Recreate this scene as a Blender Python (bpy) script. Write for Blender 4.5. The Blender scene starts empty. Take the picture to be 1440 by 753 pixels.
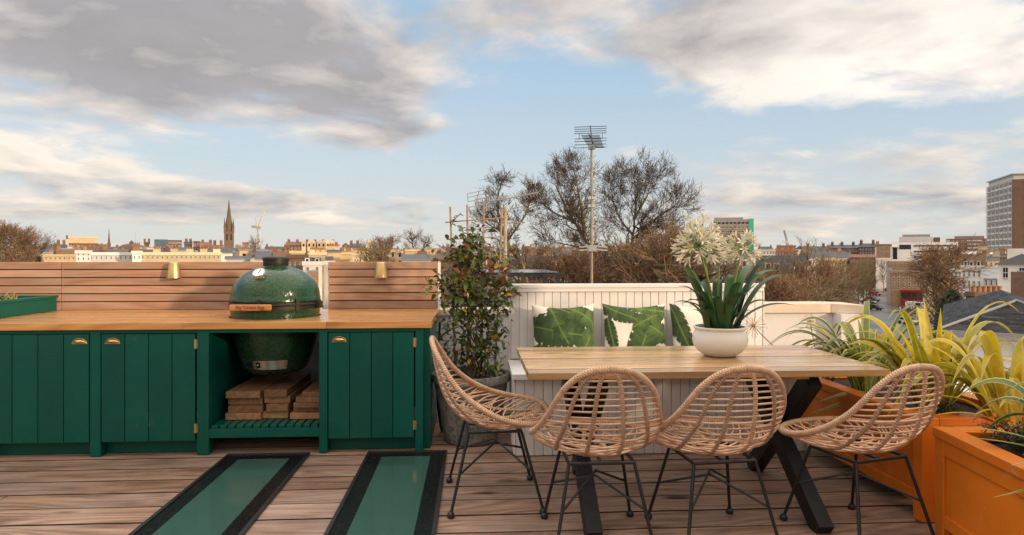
import bpy, bmesh, random
from math import *
from mathutils import Vector, Matrix

R = random.Random(7)
scene = bpy.context.scene
COL = scene.collection

# ---------------------------------------------------------------- view model (used to size things at their own real distance)
F = 930.0; H = 1.35; HY = 358.0; TH = atan(54 / 930.0); CT, ST = cos(TH), sin(TH)
def W(x, y, X=None, Y=None, Z=None):
    u = (x - 720) / F; v = -(y - HY) / F
    d = (ST + u * CT, CT - u * ST, v)
    if Y is not None: t = Y / d[1]
    elif X is not None: t = X / d[0]
    else: t = (Z - H) / d[2]
    return Vector((d[0] * t, d[1] * t, H + d[2] * t))
def srgb(r, g, b):
    f = lambda c: (c / 255 / 12.92) if c / 255 <= .04045 else ((c / 255 + .055) / 1.055) ** 2.4
    return (f(r), f(g), f(b), 1)

# ---------------------------------------------------------------- node helpers
def N(nt, typ, **kw):
    n = nt.nodes.new(typ)
    for k, v in kw.items(): setattr(n, k, v)
    return n
def setin(nt, sock, v):
    if hasattr(v, 'links') or isinstance(v, bpy.types.NodeSocket): nt.links.new(v, sock)
    elif v is not None: sock.default_value = v
def mth(nt, op, a, b=None, c=None, clamp=False):
    n = N(nt, 'ShaderNodeMath', operation=op, use_clamp=clamp)
    setin(nt, n.inputs[0], a); setin(nt, n.inputs[1], b)
    if c is not None: setin(nt, n.inputs[2], c)
    return n.outputs[0]
def mixc(nt, f, a, b, blend='MIX'):
    n = N(nt, 'ShaderNodeMix', data_type='RGBA', blend_type=blend)
    setin(nt, n.inputs[0], f); setin(nt, n.inputs[6], a); setin(nt, n.inputs[7], b)
    return n.outputs[2]
def mapr(nt, v, a, b, c=0, d=1, smooth=False):
    n = N(nt, 'ShaderNodeMapRange')
    if smooth: n.interpolation_type = 'SMOOTHSTEP'
    setin(nt, n.inputs[0], v)
    for i, q in enumerate((a, b, c, d)): setin(nt, n.inputs[1 + i], q)
    return n.outputs[0]
def noise(nt, vec, scale=5, detail=4, rough=.55, dist=0, dim='3D'):
    n = N(nt, 'ShaderNodeTexNoise', noise_dimensions=dim)
    setin(nt, n.inputs['Vector'], vec)
    n.inputs['Scale'].default_value = scale; n.inputs['Detail'].default_value = detail
    n.inputs['Roughness'].default_value = rough; n.inputs['Distortion'].default_value = dist
    return n.outputs[0]
def mapping(nt, vec, scale=(1, 1, 1), loc=(0, 0, 0)):
    n = N(nt, 'ShaderNodeMapping'); setin(nt, n.inputs[0], vec)
    n.inputs['Scale'].default_value = scale; n.inputs['Location'].default_value = loc
    return n.outputs[0]
def vadd(nt, a, b, op='ADD'):
    n = N(nt, 'ShaderNodeVectorMath', operation=op); setin(nt, n.inputs[0], a); setin(nt, n.inputs[1], b)
    return n.outputs[0]
def bump(nt, h, strength=.3, dist=.01):
    n = N(nt, 'ShaderNodeBump'); setin(nt, n.inputs['Height'], h)
    n.inputs['Strength'].default_value = strength; n.inputs['Distance'].default_value = dist
    return n.outputs[0]
def attr(nt, name):
    return N(nt, 'ShaderNodeAttribute', attribute_name=name)
def newmat(name):
    m = bpy.data.materials.new(name); m.use_nodes = True
    nt = m.node_tree; b = nt.nodes['Principled BSDF']
    return m, nt, b
def objco(nt): return N(nt, 'ShaderNodeTexCoord').outputs['Object']
def geopos(nt): return N(nt, 'ShaderNodeNewGeometry').outputs['Position']

def paint(name, col, rough=.5, var=.12, scale=6, metallic=0, bumpk=0, bscale=80, spec=.28, coat=0, rnd=0, dirt=0, scuff=0):
    m, nt, b = newmat(name)
    co = objco(nt)
    n = noise(nt, co, scale, 5, .6)
    dark = tuple(c * (1 - var) for c in col[:3]) + (1,); lite = tuple(min(1, c * (1 + var)) for c in col[:3]) + (1,)
    c = mixc(nt, mapr(nt, n, .3, .7), dark, lite)
    if rnd:
        a = attr(nt, 'rnd').outputs['Fac']
        c = mixc(nt, 1.0, c, mapr_col(nt, a, rnd), 'MULTIPLY')
    if dirt:
        d = mapr(nt, noise(nt, co, scale * .35, 8, .7, .6), .52, .72)
        c = mixc(nt, mth(nt, 'MULTIPLY', d, dirt), c, (.12, .1, .08, 1))
    if scuff:
        q = mth(nt, 'MULTIPLY', mapr(nt, noise(nt, co, 3.1, 9, .75, .5), .60, .68), mapr(nt, noise(nt, co, 60, 3, .7), .45, .6))
        c = mixc(nt, mth(nt, 'MULTIPLY', q, scuff), c, (.62, .55, .48, 1))
    nt.links.new(c, b.inputs['Base Color'])
    b.inputs['Metallic'].default_value = metallic
    rr = mapr(nt, noise(nt, co, scale * 2.3, 4), .3, .7, max(0.02, rough - .08), min(1, rough + .08))
    nt.links.new(rr, b.inputs['Roughness'])
    b.inputs['Specular IOR Level'].default_value = spec
    b.inputs['Coat Weight'].default_value = coat
    b.inputs['Coat Roughness'].default_value = .12
    if bumpk: nt.links.new(bump(nt, noise(nt, co, bscale, 4, .6), bumpk, .004), b.inputs['Normal'])
    return m
def mapr_col(nt, a, k):
    v = mapr(nt, a, 0, 1, 1 - k, 1 + k)
    n = N(nt, 'ShaderNodeCombineColor')
    for i in range(3): nt.links.new(v, n.inputs[i])
    return n.outputs[0]

def wood(name, light, dark, axis=0, rough=.5, grey=None, greyk=0, var=.25, knots=.5, bumpk=.3, coat=0, ring=1.0, spots=0, spec=.3, weather=0):
    m, nt, b = newmat(name); b.inputs['Specular IOR Level'].default_value = spec
    a = attr(nt, 'rnd').outputs['Fac']
    co = objco(nt)
    off = N(nt, 'ShaderNodeCombineXYZ')
    for i, k in enumerate((37.1, 53.7, 71.3)): nt.links.new(mth(nt, 'MULTIPLY', a, k), off.inputs[i])
    co = vadd(nt, co, off.outputs[0])
    s1 = [22, 22, 22]; s1[axis] = 1.1
    s2 = [70, 70, 70]; s2[axis] = 2.2
    s3 = [7, 7, 7]; s3[axis] = .9
    fine = noise(nt, mapping(nt, co, s2), 1, 5, .6, .2)
    broad = noise(nt, mapping(nt, co, s3), 1, 3, .5, .8)
    # cathedral growth rings
    rings = mth(nt, 'FRACT', mth(nt, 'MULTIPLY', noise(nt, mapping(nt, co, [c * .5 for c in s3]), 1, 2, .4, .5), 15 * ring))
    rings = mapr(nt, mth(nt, 'ABSOLUTE', mth(nt, 'SUBTRACT', rings, .5)), .0, .5, 0, 1)
    mid = noise(nt, mapping(nt, co, s1), 1, 5, .65, .3)
    f = mth(nt, 'ADD', mth(nt, 'MULTIPLY', fine, .35), mth(nt, 'ADD', mth(nt, 'MULTIPLY', rings, .28), mth(nt, 'MULTIPLY', mid, .45)))
    c = mixc(nt, mapr(nt, f, .3, .8), dark, light)
    c = mixc(nt, mth(nt, 'MULTIPLY', mapr(nt, broad, .35, .65), .35), c, tuple(x * .7 for x in dark[:3]) + (1,))
    if grey:
        g = mapr(nt, noise(nt, co, 1.7, 6, .65), .35, .65)
        c = mixc(nt, mth(nt, 'MULTIPLY', g, greyk), c, grey)
    c = mixc(nt, 1.0, c, mapr_col(nt, a, var), 'MULTIPLY')
    if knots:
        ks = [9, 9, 9]; ks[axis] = 2.6
        v = N(nt, 'ShaderNodeTexVoronoi'); nt.links.new(mapping(nt, co, ks), v.inputs['Vector']); v.inputs['Scale'].default_value = .55
        k = mapr(nt, v.outputs['Distance'], .07, .17, 1, 0)
        c = mixc(nt, mth(nt, 'MULTIPLY', k, knots), c, tuple(x * .22 for x in dark[:3]) + (1,))
    if weather:
        sw = [8, 8, 8]; sw[axis] = 1.6
        wz = noise(nt, mapping(nt, co, sw), 1, 11, .78, .4)
        c = mixc(nt, mth(nt, 'MULTIPLY', mapr(nt, wz, .52, .66), weather), c, (.07, .045, .033, 1))
        c = mixc(nt, mth(nt, 'MULTIPLY', mapr(nt, wz, .46, .34), weather * .6), c, (.52, .40, .32, 1))
    if spots:
        sp = mapr(nt, noise(nt, co, 2.3, 7, .7, .4), .58, .75)
        c = mixc(nt, mth(nt, 'MULTIPLY', sp, spots), c, (.045, .036, .03, 1))
    nt.links.new(c, b.inputs['Base Color'])
    rr = mapr(nt, mth(nt, 'ADD', mth(nt, 'MULTIPLY', mid, .6), mth(nt, 'MULTIPLY', noise(nt, co, 3, 4), .4)), .3, .7, max(.05, rough - .13), min(1, rough + .13))
    nt.links.new(rr, b.inputs['Roughness'])
    b.inputs['Coat Weight'].default_value = coat; b.inputs['Coat Roughness'].default_value = .18
    nt.links.new(bump(nt, f, bumpk, .004), b.inputs['Normal'])
    return m

# ---------------------------------------------------------------- mesh builder
class MB:
    def __init__(s): s.v = []; s.f = []; s.mi = []; s.uv = []; s.r = []
    def add(s, vs, fs, mi=0, uvs=None, r=None, M=None):
        o = len(s.v)
        if M is not None: vs = [M @ Vector(v) for v in vs]
        s.v += [tuple(v) for v in vs]
        rr = R.random() if r is None else r
        for i, f in enumerate(fs):
            s.f.append([o + k for k in f]); s.mi.append(mi); s.r.append(rr)
            s.uv.append([uvs[k] for k in f] if uvs else [(0, 0)] * len(f))
        return s
    def box(s, x0, x1, y0, y1, z0, z1, mi=0, r=None, M=None):
        vs = [(x0, y0, z0), (x1, y0, z0), (x1, y1, z0), (x0, y1, z0), (x0, y0, z1), (x1, y0, z1), (x1, y1, z1), (x0, y1, z1)]
        return s.add(vs, [(0, 3, 2, 1), (4, 5, 6, 7), (0, 1, 5, 4), (1, 2, 6, 5), (2, 3, 7, 6), (3, 0, 4, 7)], mi, None, r, M)
    def bar(s, p0, p1, w, h, mi=0, up=(0, 0, 1), r=None):
        p0, p1 = Vector(p0), Vector(p1); d = p1 - p0; L = d.length; d.normalize()
        x = d.cross(Vector(up))
        if x.length < 1e-4: x = Vector((1, 0, 0))
        x.normalize(); z = x.cross(d)
        M = Matrix.Translation(p0) @ Matrix((x, d, z)).transposed().to_4x4()
        return s.box(-w / 2, w / 2, 0, L, -h / 2, h / 2, mi, r, M)
    def tube(s, pts, rad, n=8, closed=False, mi=0, r=None, cap=True):
        pts = [Vector(p) for p in pts]; m = len(pts)
        rad = rad if isinstance(rad, (list, tuple)) else [rad] * m
        vs = []; uvs = []; L = 0; nrm = None
        for i, p in enumerate(pts):
            if closed: t = pts[(i + 1) % m] - pts[i - 1]
            else: t = pts[min(i + 1, m - 1)] - pts[max(i - 1, 0)]
            if t.length < 1e-9: t = Vector((0, 0, 1))
            t.normalize()
            if nrm is None:
                nrm = t.cross(Vector((0, 0, 1)))
                if nrm.length < 1e-3: nrm = t.cross(Vector((1, 0, 0)))
            nrm = nrm - t * nrm.dot(t)
            if nrm.length < 1e-6: nrm = t.orthogonal()
            nrm.normalize(); bn = t.cross(nrm)
            if i: L += (p - pts[i - 1]).length
            for k in range(n):
                a = 2 * pi * k / n
                vs.append(p + (nrm * cos(a) + bn * sin(a)) * rad[i]); uvs.append((k / n, L))
        fs = []
        for i in range(m if closed else m - 1):
            j = (i + 1) % m
            for k in range(n):
                fs.append((i * n + k, i * n + (k + 1) % n, j * n + (k + 1) % n, j * n + k))
        if cap and not closed:
            fs.append(tuple(range(n - 1, -1, -1))); fs.append(tuple((m - 1) * n + k for k in range(n)))
        return s.add(vs, fs, mi, uvs, r)
    def lathe(s, prof, n=48, c=(0, 0, 0), mi=0, M=None, a0=0, a1=2 * pi, r=None):
        full = abs(a1 - a0 - 2 * pi) < 1e-6
        cols = n if full else n + 1; vs = []; uvs = []
        for (rr, z) in prof:
            for k in range(cols):
                a = a0 + (a1 - a0) * k / n
                vs.append((c[0] + rr * cos(a), c[1] + rr * sin(a), c[2] + z)); uvs.append((k / n, z))
        fs = []
        for i in range(len(prof) - 1):
            for k in range(n):
                k2 = (k + 1) % cols
                fs.append((i * cols + k, i * cols + k2, (i + 1) * cols + k2, (i + 1) * cols + k))
        return s.add(vs, fs, mi, uvs, r, M)
    def ball(s, c, rad, n=10, mi=0, sc=(1, 1, 1)):
        prof = [(rad * sin(pi * i / n) * 1.0, -rad * cos(pi * i / n)) for i in range(n + 1)]
        prof[0] = (1e-4, -rad); prof[-1] = (1e-4, rad)
        return s.lathe(prof, n + 2, (0, 0, 0), mi, Matrix.Translation(c) @ Matrix.Diagonal((*sc, 1)))
    def prism(s, poly, z0, z1, mi=0, M=None, r=None):
        n = len(poly)
        vs = [(x, y, z0) for x, y in poly] + [(x, y, z1) for x, y in poly]
        fs = [tuple(range(n - 1, -1, -1)), tuple(range(n, 2 * n))] + [(i, (i + 1) % n, n + (i + 1) % n, n + i) for i in range(n)]
        return s.add(vs, fs, mi, None, r, M)
    def build(s, name, mats, parent=None, origin=(0, 0, 0), smooth=None, bevel=0, label=None):
        me = bpy.data.meshes.new(name)
        ox, oy, oz = origin
        me.from_pydata([(x - ox, y - oy, z - oz) for x, y, z in s.v], [], s.f)
        if not isinstance(mats, (list, tuple)): mats = [mats]
        for m in mats: me.materials.append(m)
        me.polygons.foreach_set('material_index', s.mi)
        ul = me.uv_layers.new(name='UVMap'); flat = [c for f in s.uv for uv in f for c in uv]
        ul.data.foreach_set('uv', flat)
        at = me.attributes.new('rnd', 'FLOAT', 'FACE'); at.data.foreach_set('value', s.r)
        if smooth is not None:
            me.polygons.foreach_set('use_smooth', [True] * len(me.polygons))
            if smooth < 180:
                bm = bmesh.new(); bm.from_mesh(me); th = radians(smooth)
                for e in bm.edges:
                    if len(e.link_faces) == 2 and e.calc_face_angle(0) > th: e.smooth = False
                bm.to_mesh(me); bm.free()
        me.update()
        o = bpy.data.objects.new(name, me); COL.objects.link(o)
        if parent is not None: o.parent = parent
        else: o.location = origin
        if bevel:
            b = o.modifiers.new('bevel', 'BEVEL'); b.width = bevel; b.segments = 2; b.limit_method = 'ANGLE'; b.angle_limit = radians(40)
        if label: o['label'] = label
        return o

def thing(name, label, cat, loc=(0, 0, 0), rz=0, group=None):
    o = bpy.data.objects.new(name, None); COL.objects.link(o); o.empty_display_size = .1
    o.location = loc; o.rotation_euler = (0, 0, rz); o['label'] = label; o['category'] = cat
    if group: o['group'] = group
    return o
def tag(o, label, cat, group=None):
    o['label'] = label; o['category'] = cat
    if group: o['group'] = group
    return o
def struct(o): o['kind'] = 'structure'; return o
def children(o): return [c for c in bpy.data.objects if c.parent == o]
KIDS = {}
def copy_tree(o, parent=None):
    c = o.copy(); COL.objects.link(c)
    if parent is not None: c.parent = parent
    if o not in KIDS: KIDS[o] = children(o)
    for ch in KIDS[o]: copy_tree(ch, c)
    return c
def bez(p0, p1, p2, n):
    p0, p1, p2 = Vector(p0), Vector(p1), Vector(p2)
    return [p0 * (1 - t) ** 2 + p1 * 2 * t * (1 - t) + p2 * t * t for t in [i / n for i in range(n + 1)]]
def spline(pts, n):
    """Catmull-Rom through pts, n samples per segment"""
    pts = [Vector(p) for p in pts]; out = []
    for i in range(len(pts) - 1):
        p0 = pts[max(i - 1, 0)]; p1 = pts[i]; p2 = pts[i + 1]; p3 = pts[min(i + 2, len(pts) - 1)]
        for k in range(n):
            t = k / n
            out.append(.5 * ((2 * p1) + (p2 - p0) * t + (2 * p0 - 5 * p1 + 4 * p2 - p3) * t * t + (3 * p1 - p0 - 3 * p2 + p3) * t ** 3))
    out.append(pts[-1]); return out
def lerp(a, b, t): return a + (b - a) * t

# ---------------------------------------------------------------- camera, render settings, light
cam = bpy.data.cameras.new('camera'); co_ = bpy.data.objects.new('camera', cam); COL.objects.link(co_)
co_.location = (0, 0, H); co_.rotation_euler = (pi / 2, 0, -TH)
cam.sensor_width = 36; cam.lens = 36 * F / 1440
cam.shift_y = -(376.5 - HY) / 1440
cam.clip_start = .05; cam.clip_end = 20000
scene.camera = co_
scene.render.engine = 'CYCLES'
scene.cycles.use_denoising = True
scene.cycles.max_bounces = 6; scene.cycles.transparent_max_bounces = 8
scene.cycles.use_adaptive_sampling = True; scene.cycles.adaptive_threshold = .012
scene.cycles.sample_clamp_indirect = 6
vs_ = scene.view_settings
vs_.view_transform = 'Standard'; vs_.look = 'None'; vs_.gamma = 1; vs_.use_curve_mapping = False
vs_.exposure = .5
SUN_EL = radians(11); SUN_AZ = radians(133)          # azimuth measured from +Y towards +X
sd = Vector((sin(SUN_AZ) * cos(SUN_EL), cos(SUN_AZ) * cos(SUN_EL), sin(SUN_EL)))
sl = bpy.data.lights.new('sun', 'SUN'); sl.energy = 2.3; sl.angle = radians(3.5); sl.color = (1, .74, .47)
so = bpy.data.objects.new('sun', sl); COL.objects.link(so); so.rotation_euler = (-sd).to_track_quat('-Z', 'Y').to_euler()
so.location = (30, -30, 30)

# ---------------------------------------------------------------- sky
world = bpy.data.worlds.new('World'); scene.world = world; world.use_nodes = True
def make_sky():
    nt = world.node_tree; bg = nt.nodes['Background']; bg.inputs['Strength'].default_value = .1
    sky = N(nt, 'ShaderNodeTexSky', sky_type='NISHITA', sun_disc=False)
    sky.sun_elevation = SUN_EL; sky.sun_rotation = SUN_AZ; sky.air_density = 1.0; sky.dust_density = 1.2; sky.ozone_density = 1.5
    tc = N(nt, 'ShaderNodeTexCoord').outputs['Generated']
    sp = N(nt, 'ShaderNodeSeparateXYZ'); nt.links.new(tc, sp.inputs[0])
    x, y, z = sp.outputs
    az = mth(nt, 'ARCTAN2', x, y); el = mth(nt, 'ARCSINE', z)
    zc = mth(nt, 'ADD', mth(nt, 'MAXIMUM', z, 0), .17)
    P = N(nt, 'ShaderNodeCombineXYZ'); nt.links.new(mth(nt, 'DIVIDE', x, zc), P.inputs[0]); nt.links.new(mth(nt, 'DIVIDE', y, zc), P.inputs[1])
    P = P.outputs[0]
    warp = N(nt, 'ShaderNodeTexNoise'); nt.links.new(P, warp.inputs['Vector']); warp.inputs['Scale'].default_value = 1.1; warp.inputs['Detail'].default_value = 3
    wv = vadd(nt, warp.outputs['Color'], (.5, .5, .5), 'SUBTRACT')
    ws = N(nt, 'ShaderNodeVectorMath', operation='SCALE'); nt.links.new(wv, ws.inputs[0]); ws.inputs['Scale'].default_value = .3
    P1 = vadd(nt, P, ws.outputs[0])
    f1 = noise(nt, P1, 1.7, 12, .57, .12)
    f2 = noise(nt, vadd(nt, P1, (.11, -.11, .04)), 1.7, 7, .55, .12)
    def blob(px, py, sx, sy, amp):
        d = W(px, py, Y=1.0) - Vector((0, 0, H)); a0 = atan2(d.x, d.y); e0 = atan2(d.z, sqrt(d.x ** 2 + d.y ** 2))
        u = mth(nt, 'MULTIPLY', mth(nt, 'SUBTRACT', az, a0), F / sx); v = mth(nt, 'MULTIPLY', mth(nt, 'SUBTRACT', el, e0), F / sy)
        q = mth(nt, 'ADD', mth(nt, 'MULTIPLY', u, u), mth(nt, 'MULTIPLY', v, v))
        return mth(nt, 'MULTIPLY', mth(nt, 'EXPONENT', mth(nt, 'MULTIPLY', q, -1)), amp)
    def total(bl, base):
        s = base
        for b in bl: s = mth(nt, 'ADD', s, blob(*b))
        return s
    cover = total(SKY_COVER, SKY_BASE)
    darkm = total(SKY_DARK, 0.0)
    d = mth(nt, 'ADD', f1, cover)
    dens = mapr(nt, d, .44, .665, 0, 1, True)
    thick = mapr(nt, d, .55, .95, 0, 1)
    side = mth(nt, 'MULTIPLY_ADD', mth(nt, 'SUBTRACT', f1, f2), 3.0, .74)
    lit = mth(nt, 'SUBTRACT', mth(nt, 'SUBTRACT', side, mth(nt, 'MULTIPLY', thick, .25)), darkm, clamp=True)
    shade = mixc(nt, mapr(nt, el, .03, .25), (.385, .395, .425, 1), (.375, .35, .355, 1))
    crem = mixc(nt, mapr(nt, el, .02, .2), (.93, .80, .66, 1), (.95, .86, .77, 1))
    ccol = mixc(nt, lit, shade, crem)
    k = N(nt, 'ShaderNodeVectorMath', operation='SCALE'); nt.links.new(ccol, k.inputs[0]); nt.links.new(mth(nt, 'MULTIPLY', mapr(nt, f1, .3, .72, 1.16, .88), SKY_CLOUD), k.inputs['Scale'])
    # base: physical sky with pale haze low down
    bsk = N(nt, 'ShaderNodeVectorMath', operation='SCALE'); nt.links.new(sky.outputs[0], bsk.inputs[0]); bsk.inputs['Scale'].default_value = SKY_GAIN
    hz = mapr(nt, el, -.02, .42, .95, .6)
    hcol = mixc(nt, mapr(nt, el, .0, .33), SKY_LOW, SKY_HIGH)
    base = mixc(nt, hz, bsk.outputs[0], hcol)
    out = mixc(nt, mth(nt, 'MULTIPLY', dens, .96), base, k.outputs[0])
    # bright warm tone added to the unseen sky overhead and behind, lighting the terrace
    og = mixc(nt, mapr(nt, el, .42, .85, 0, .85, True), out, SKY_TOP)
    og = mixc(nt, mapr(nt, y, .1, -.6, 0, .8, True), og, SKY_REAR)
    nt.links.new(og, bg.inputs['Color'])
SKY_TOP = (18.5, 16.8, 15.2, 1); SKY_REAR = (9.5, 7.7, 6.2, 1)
SKY_BASE = -.11; SKY_CLOUD = 7.9; SKY_GAIN = 1.0
SKY_LOW = (5.4, 5.3, 5.0, 1); SKY_HIGH = (3.3, 4.9, 6.5, 1)
SKY_COVER = [(250, 50, 400, 110, .40), (520, 180, 120, 50, .2), (60, 225, 140, 50, .22), (280, 285, 330, 38, .2), (930, 25, 260, 75, .27),
             (1000, 100, 130, 45, .16), (1330, 55, 190, 60, .27), (1280, 120, 220, 40, .22), (1180, 268, 260, 36, .22), (960, 205, 120, 25, .16),
             (1250, 312, 260, 22, .15), (590, 316, 55, 12, .2), (470, 296, 60, 16, .2), (610, 232, 60, 14, .16),
             (720, 150, 120, 90, -.2), (880, 140, 130, 35, -.16), (1050, 180, 160, 30, -.15), (420, 232, 240, 26, -.24), (330, 330, 300, 12, -.2), (690, 270, 130, 40, -.16), (600, 20, 60, 60, -.04)]
SKY_DARK = [(240, 65, 400, 115, .70), (520, 180, 130, 50, .3), (300, 290, 330, 36, .42), (930, 15, 230, 60, .32), (1180, 275, 260, 40, .32),
            (1400, 50, 240, 90, -.34), (1010, 110, 140, 40, -.18), (1270, 125, 200, 26, -.04), (90, 222, 220, 46, -.42), (470, 298, 70, 16, -.3), (590, 316, 60, 14, .45), (1250, 315, 260, 25, .2)]
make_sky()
# ---------------------------------------------------------------- materials
M_deck = wood('weathered_deck', (.47, .285, .185, 1), (.10, .052, .03, 1), 0, .6, (.33, .28, .255, 1), .4, .2, 1.0, 1.0, ring=1.2, spots=.55, spec=.2, weather=.5)
M_cedar = wood('cedar', (.50, .295, .195, 1), (.31, .165, .10, 1), 0, .6, (.44, .34, .28, 1), .4, .16, .75, .3)
M_oak = wood('oiled_oak', (.62, .33, .11, 1), (.38, .17, .05, 1), 0, .3, None, 0, .16, .35, .12, coat=.35)
M_table = wood('varnished_boards', (.76, .47, .20, 1), (.34, .17, .06, 1), 0, .24, (.52, .43, .33, 1), .2, .26, .6, .25, coat=.35)
M_log = wood('offcut_wood', (.42, .22, .10, 1), (.18, .085, .04, 1), 1, .75, (.3, .22, .16, 1), .3, .4, .4, .4)
M_bamboo = paint('bamboo_cane', (.30, .19, .10, 1), .6, .3, 14)
M_green = paint('green_paint', (.0015, .086, .064, 1), .36, .10, 5, bumpk=.12, bscale=130, rnd=.09, dirt=.06, scuff=.10)
M_greenin = M_green
M_egg = None
def egg_glaze():
    m, nt, b = newmat('dimpled_green_glaze')
    co = objco(nt)
    v = N(nt, 'ShaderNodeTexVoronoi'); v.inputs['Scale'].default_value = 62; nt.links.new(co, v.inputs['Vector'])
    v.feature = 'SMOOTH_F1'
    n = noise(nt, co, 5, 4)
    c = mixc(nt, mapr(nt, n, .3, .7), (.014, .052, .02, 1), (.026, .075, .028, 1))
    c = mixc(nt, mapr(nt, v.outputs['Distance'], .2, .6), c, (.01, .04, .017, 1))
    nt.links.new(c, b.inputs['Base Color']); b.inputs['Roughness'].default_value = .25; b.inputs['Specular IOR Level'].default_value = .3
    b.inputs['Coat Weight'].default_value = .3; b.inputs['Coat Roughness'].default_value = .1
    nt.links.new(bump(nt, mth(nt, 'MULTIPLY', v.outputs['Distance'], -1), .38, .006), b.inputs['Normal'])
    nt.links.new(bump(nt, mth(nt, 'MULTIPLY', v.outputs['Distance'], -1), .35, .006), b.inputs['Coat Normal'])
    return m
M_egg = egg_glaze()
M_blackmetal = paint('black_metal', (.012, .012, .013, 1), .42, .15, 20, spec=.5)
M_beam = paint('black_steel_beam', (.013, .014, .016, 1), .5, .2, 9)
M_iron = paint('dark_cast_iron', (.045, .04, .034, 1), .45, .25, 14, metallic=.6)
M_steel = paint('brushed_steel', (.62, .60, .56, 1), .28, .1, 30, metallic=1)
M_brass = paint('brass', (.66, .47, .20, 1), .36, .12, 16, metallic=1)
M_white = paint('white_paint', (.72, .70, .685, 1), .45, .05, 4, bumpk=.06, bscale=60, rnd=.03, dirt=.12)
M_wall = paint('white_render', (.66, .65, .645, 1), .85, .07, 3, bumpk=.25, bscale=90, dirt=.24)
M_coping = paint('stone_coping', (.66, .56, .45, 1), .8, .1, 5, bumpk=.3, bscale=60, dirt=.2)
M_orange = paint('orange_paint', (.66, .175, .012, 1), .42, .10, 4, bumpk=.22, bscale=45, rnd=.1, dirt=.3, scuff=.55)
M_cer = paint('white_ceramic', (.80, .755, .68, 1), .22, .03, 4, coat=.5)
M_soil = paint('dark_soil', (.035, .025, .018, 1), .95, .5, 40, bumpk=1, bscale=60)
M_dial = paint('white_dial', (.8, .8, .78, 1), .3, .02)
M_black = paint('black_ink', (.01, .01, .01, 1), .6, .1)
M_leathercable = M_black
def stone_pot():
    m, nt, b = newmat('weathered_stone_pot'); co = objco(nt)
    n = noise(nt, co, 9, 9, .7); n2 = noise(nt, co, 55, 5, .7)
    c = mixc(nt, mapr(nt, n, .35, .65), (.10, .098, .09, 1), (.27, .255, .225, 1))
    c = mixc(nt, mapr(nt, n2, .5, .62), c, (.07, .07, .062, 1))
    nt.links.new(c, b.inputs['Base Color']); b.inputs['Roughness'].default_value = .9
    nt.links.new(bump(nt, n2, .7, .008), b.inputs['Normal']); return m
M_stone = stone_pot()
def rattan(name, wrapped):
    m, nt, b = newmat(name); co = objco(nt); uv = N(nt, 'ShaderNodeTexCoord').outputs['UV']
    a = attr(nt, 'rnd').outputs['Fac']
    n = noise(nt, co, 26, 5, .6)
    c = mixc(nt, mapr(nt, n, .3, .7), (.52, .30, .175, 1), (.74, .48, .31, 1))
    c = mixc(nt, 1.0, c, mapr_col(nt, a, .26), 'MULTIPLY'); c = mixc(nt, 1.0, c, mapr_col(nt, N(nt, 'ShaderNodeObjectInfo').outputs['Random'], .1), 'MULTIPLY')
    s = N(nt, 'ShaderNodeSeparateXYZ'); nt.links.new(uv, s.inputs[0])
    if wrapped:
        w = mth(nt, 'FRACT', mth(nt, 'ADD', mth(nt, 'MULTIPLY', s.outputs[1], 85), mth(nt, 'MULTIPLY', s.outputs[0], 1)))
        w = mth(nt, 'ABSOLUTE', mth(nt, 'SUBTRACT', w, .5))
        c = mixc(nt, mapr(nt, w, .4, .5, 0, .55), c, (.16, .085, .045, 1))
        nt.links.new(bump(nt, mapr(nt, w, .5, .2), .8, .005), b.inputs['Normal'])
    else:
        nt.links.new(bump(nt, noise(nt, co, 180, 3), .25, .003), b.inputs['Normal'])
    nt.links.new(c, b.inputs['Base Color']); b.inputs['Roughness'].default_value = .5
    return m
M_ratw = rattan('wrapped_rattan', True); M_rat = rattan('bare_rattan', False)

def leafmat(name, cols, rough=.4, trans=.25, stripe=None, veins=0):
    """cols: list of albedo colours picked by the per-leaf random; stripe: (edge colour, width) lengthwise margins"""
    m, nt, b = newmat(name)
    a = attr(nt, 'rnd').outputs['Fac']; uv = N(nt, 'ShaderNodeTexCoord').outputs['UV']; co = objco(nt)
    r = N(nt, 'ShaderNodeValToRGB'); nt.links.new(a, r.inputs[0])
    el = r.color_ramp.elements
    while len(el) < len(cols): el.new(.5)
    for i, cc in enumerate(cols): el[i].position = i / max(1, len(cols) - 1); el[i].color = cc
    c = r.outputs[0]
    c = mixc(nt, mapr(nt, noise(nt, co, 14, 4), .3, .7, 0, .35), c, (.02, .04, .01, 1))
    s = N(nt, 'ShaderNodeSeparateXYZ'); nt.links.new(uv, s.inputs[0])
    if stripe:
        ec, w = stripe
        u = mth(nt, 'ABSOLUTE', mth(nt, 'SUBTRACT', s.outputs[0], .5))
        jit = mth(nt, 'MULTIPLY_ADD', noise(nt, mapping(nt, uv, (9, .7, 1)), 1, 2), .3, -.15)
        c = mixc(nt, mapr(nt, mth(nt, 'ADD', u, jit), w - .03, w + .03), c, ec)
    nt.links.new(c, b.inputs['Base Color']); b.inputs['Roughness'].default_value = rough
    b.inputs['Transmission Weight'].default_value = 0
    if trans:
        t = N(nt, 'ShaderNodeBsdfTranslucent'); nt.links.new(c, t.inputs[0])
        mx = N(nt, 'ShaderNodeMixShader'); mx.inputs[0].default_value = trans
        nt.links.new(b.outputs[0], mx.inputs[1]); nt.links.new(t.outputs[0], mx.inputs[2])
        nt.links.new(mx.outputs[0], nt.nodes['Material Output'].inputs[0])
    return m
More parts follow.
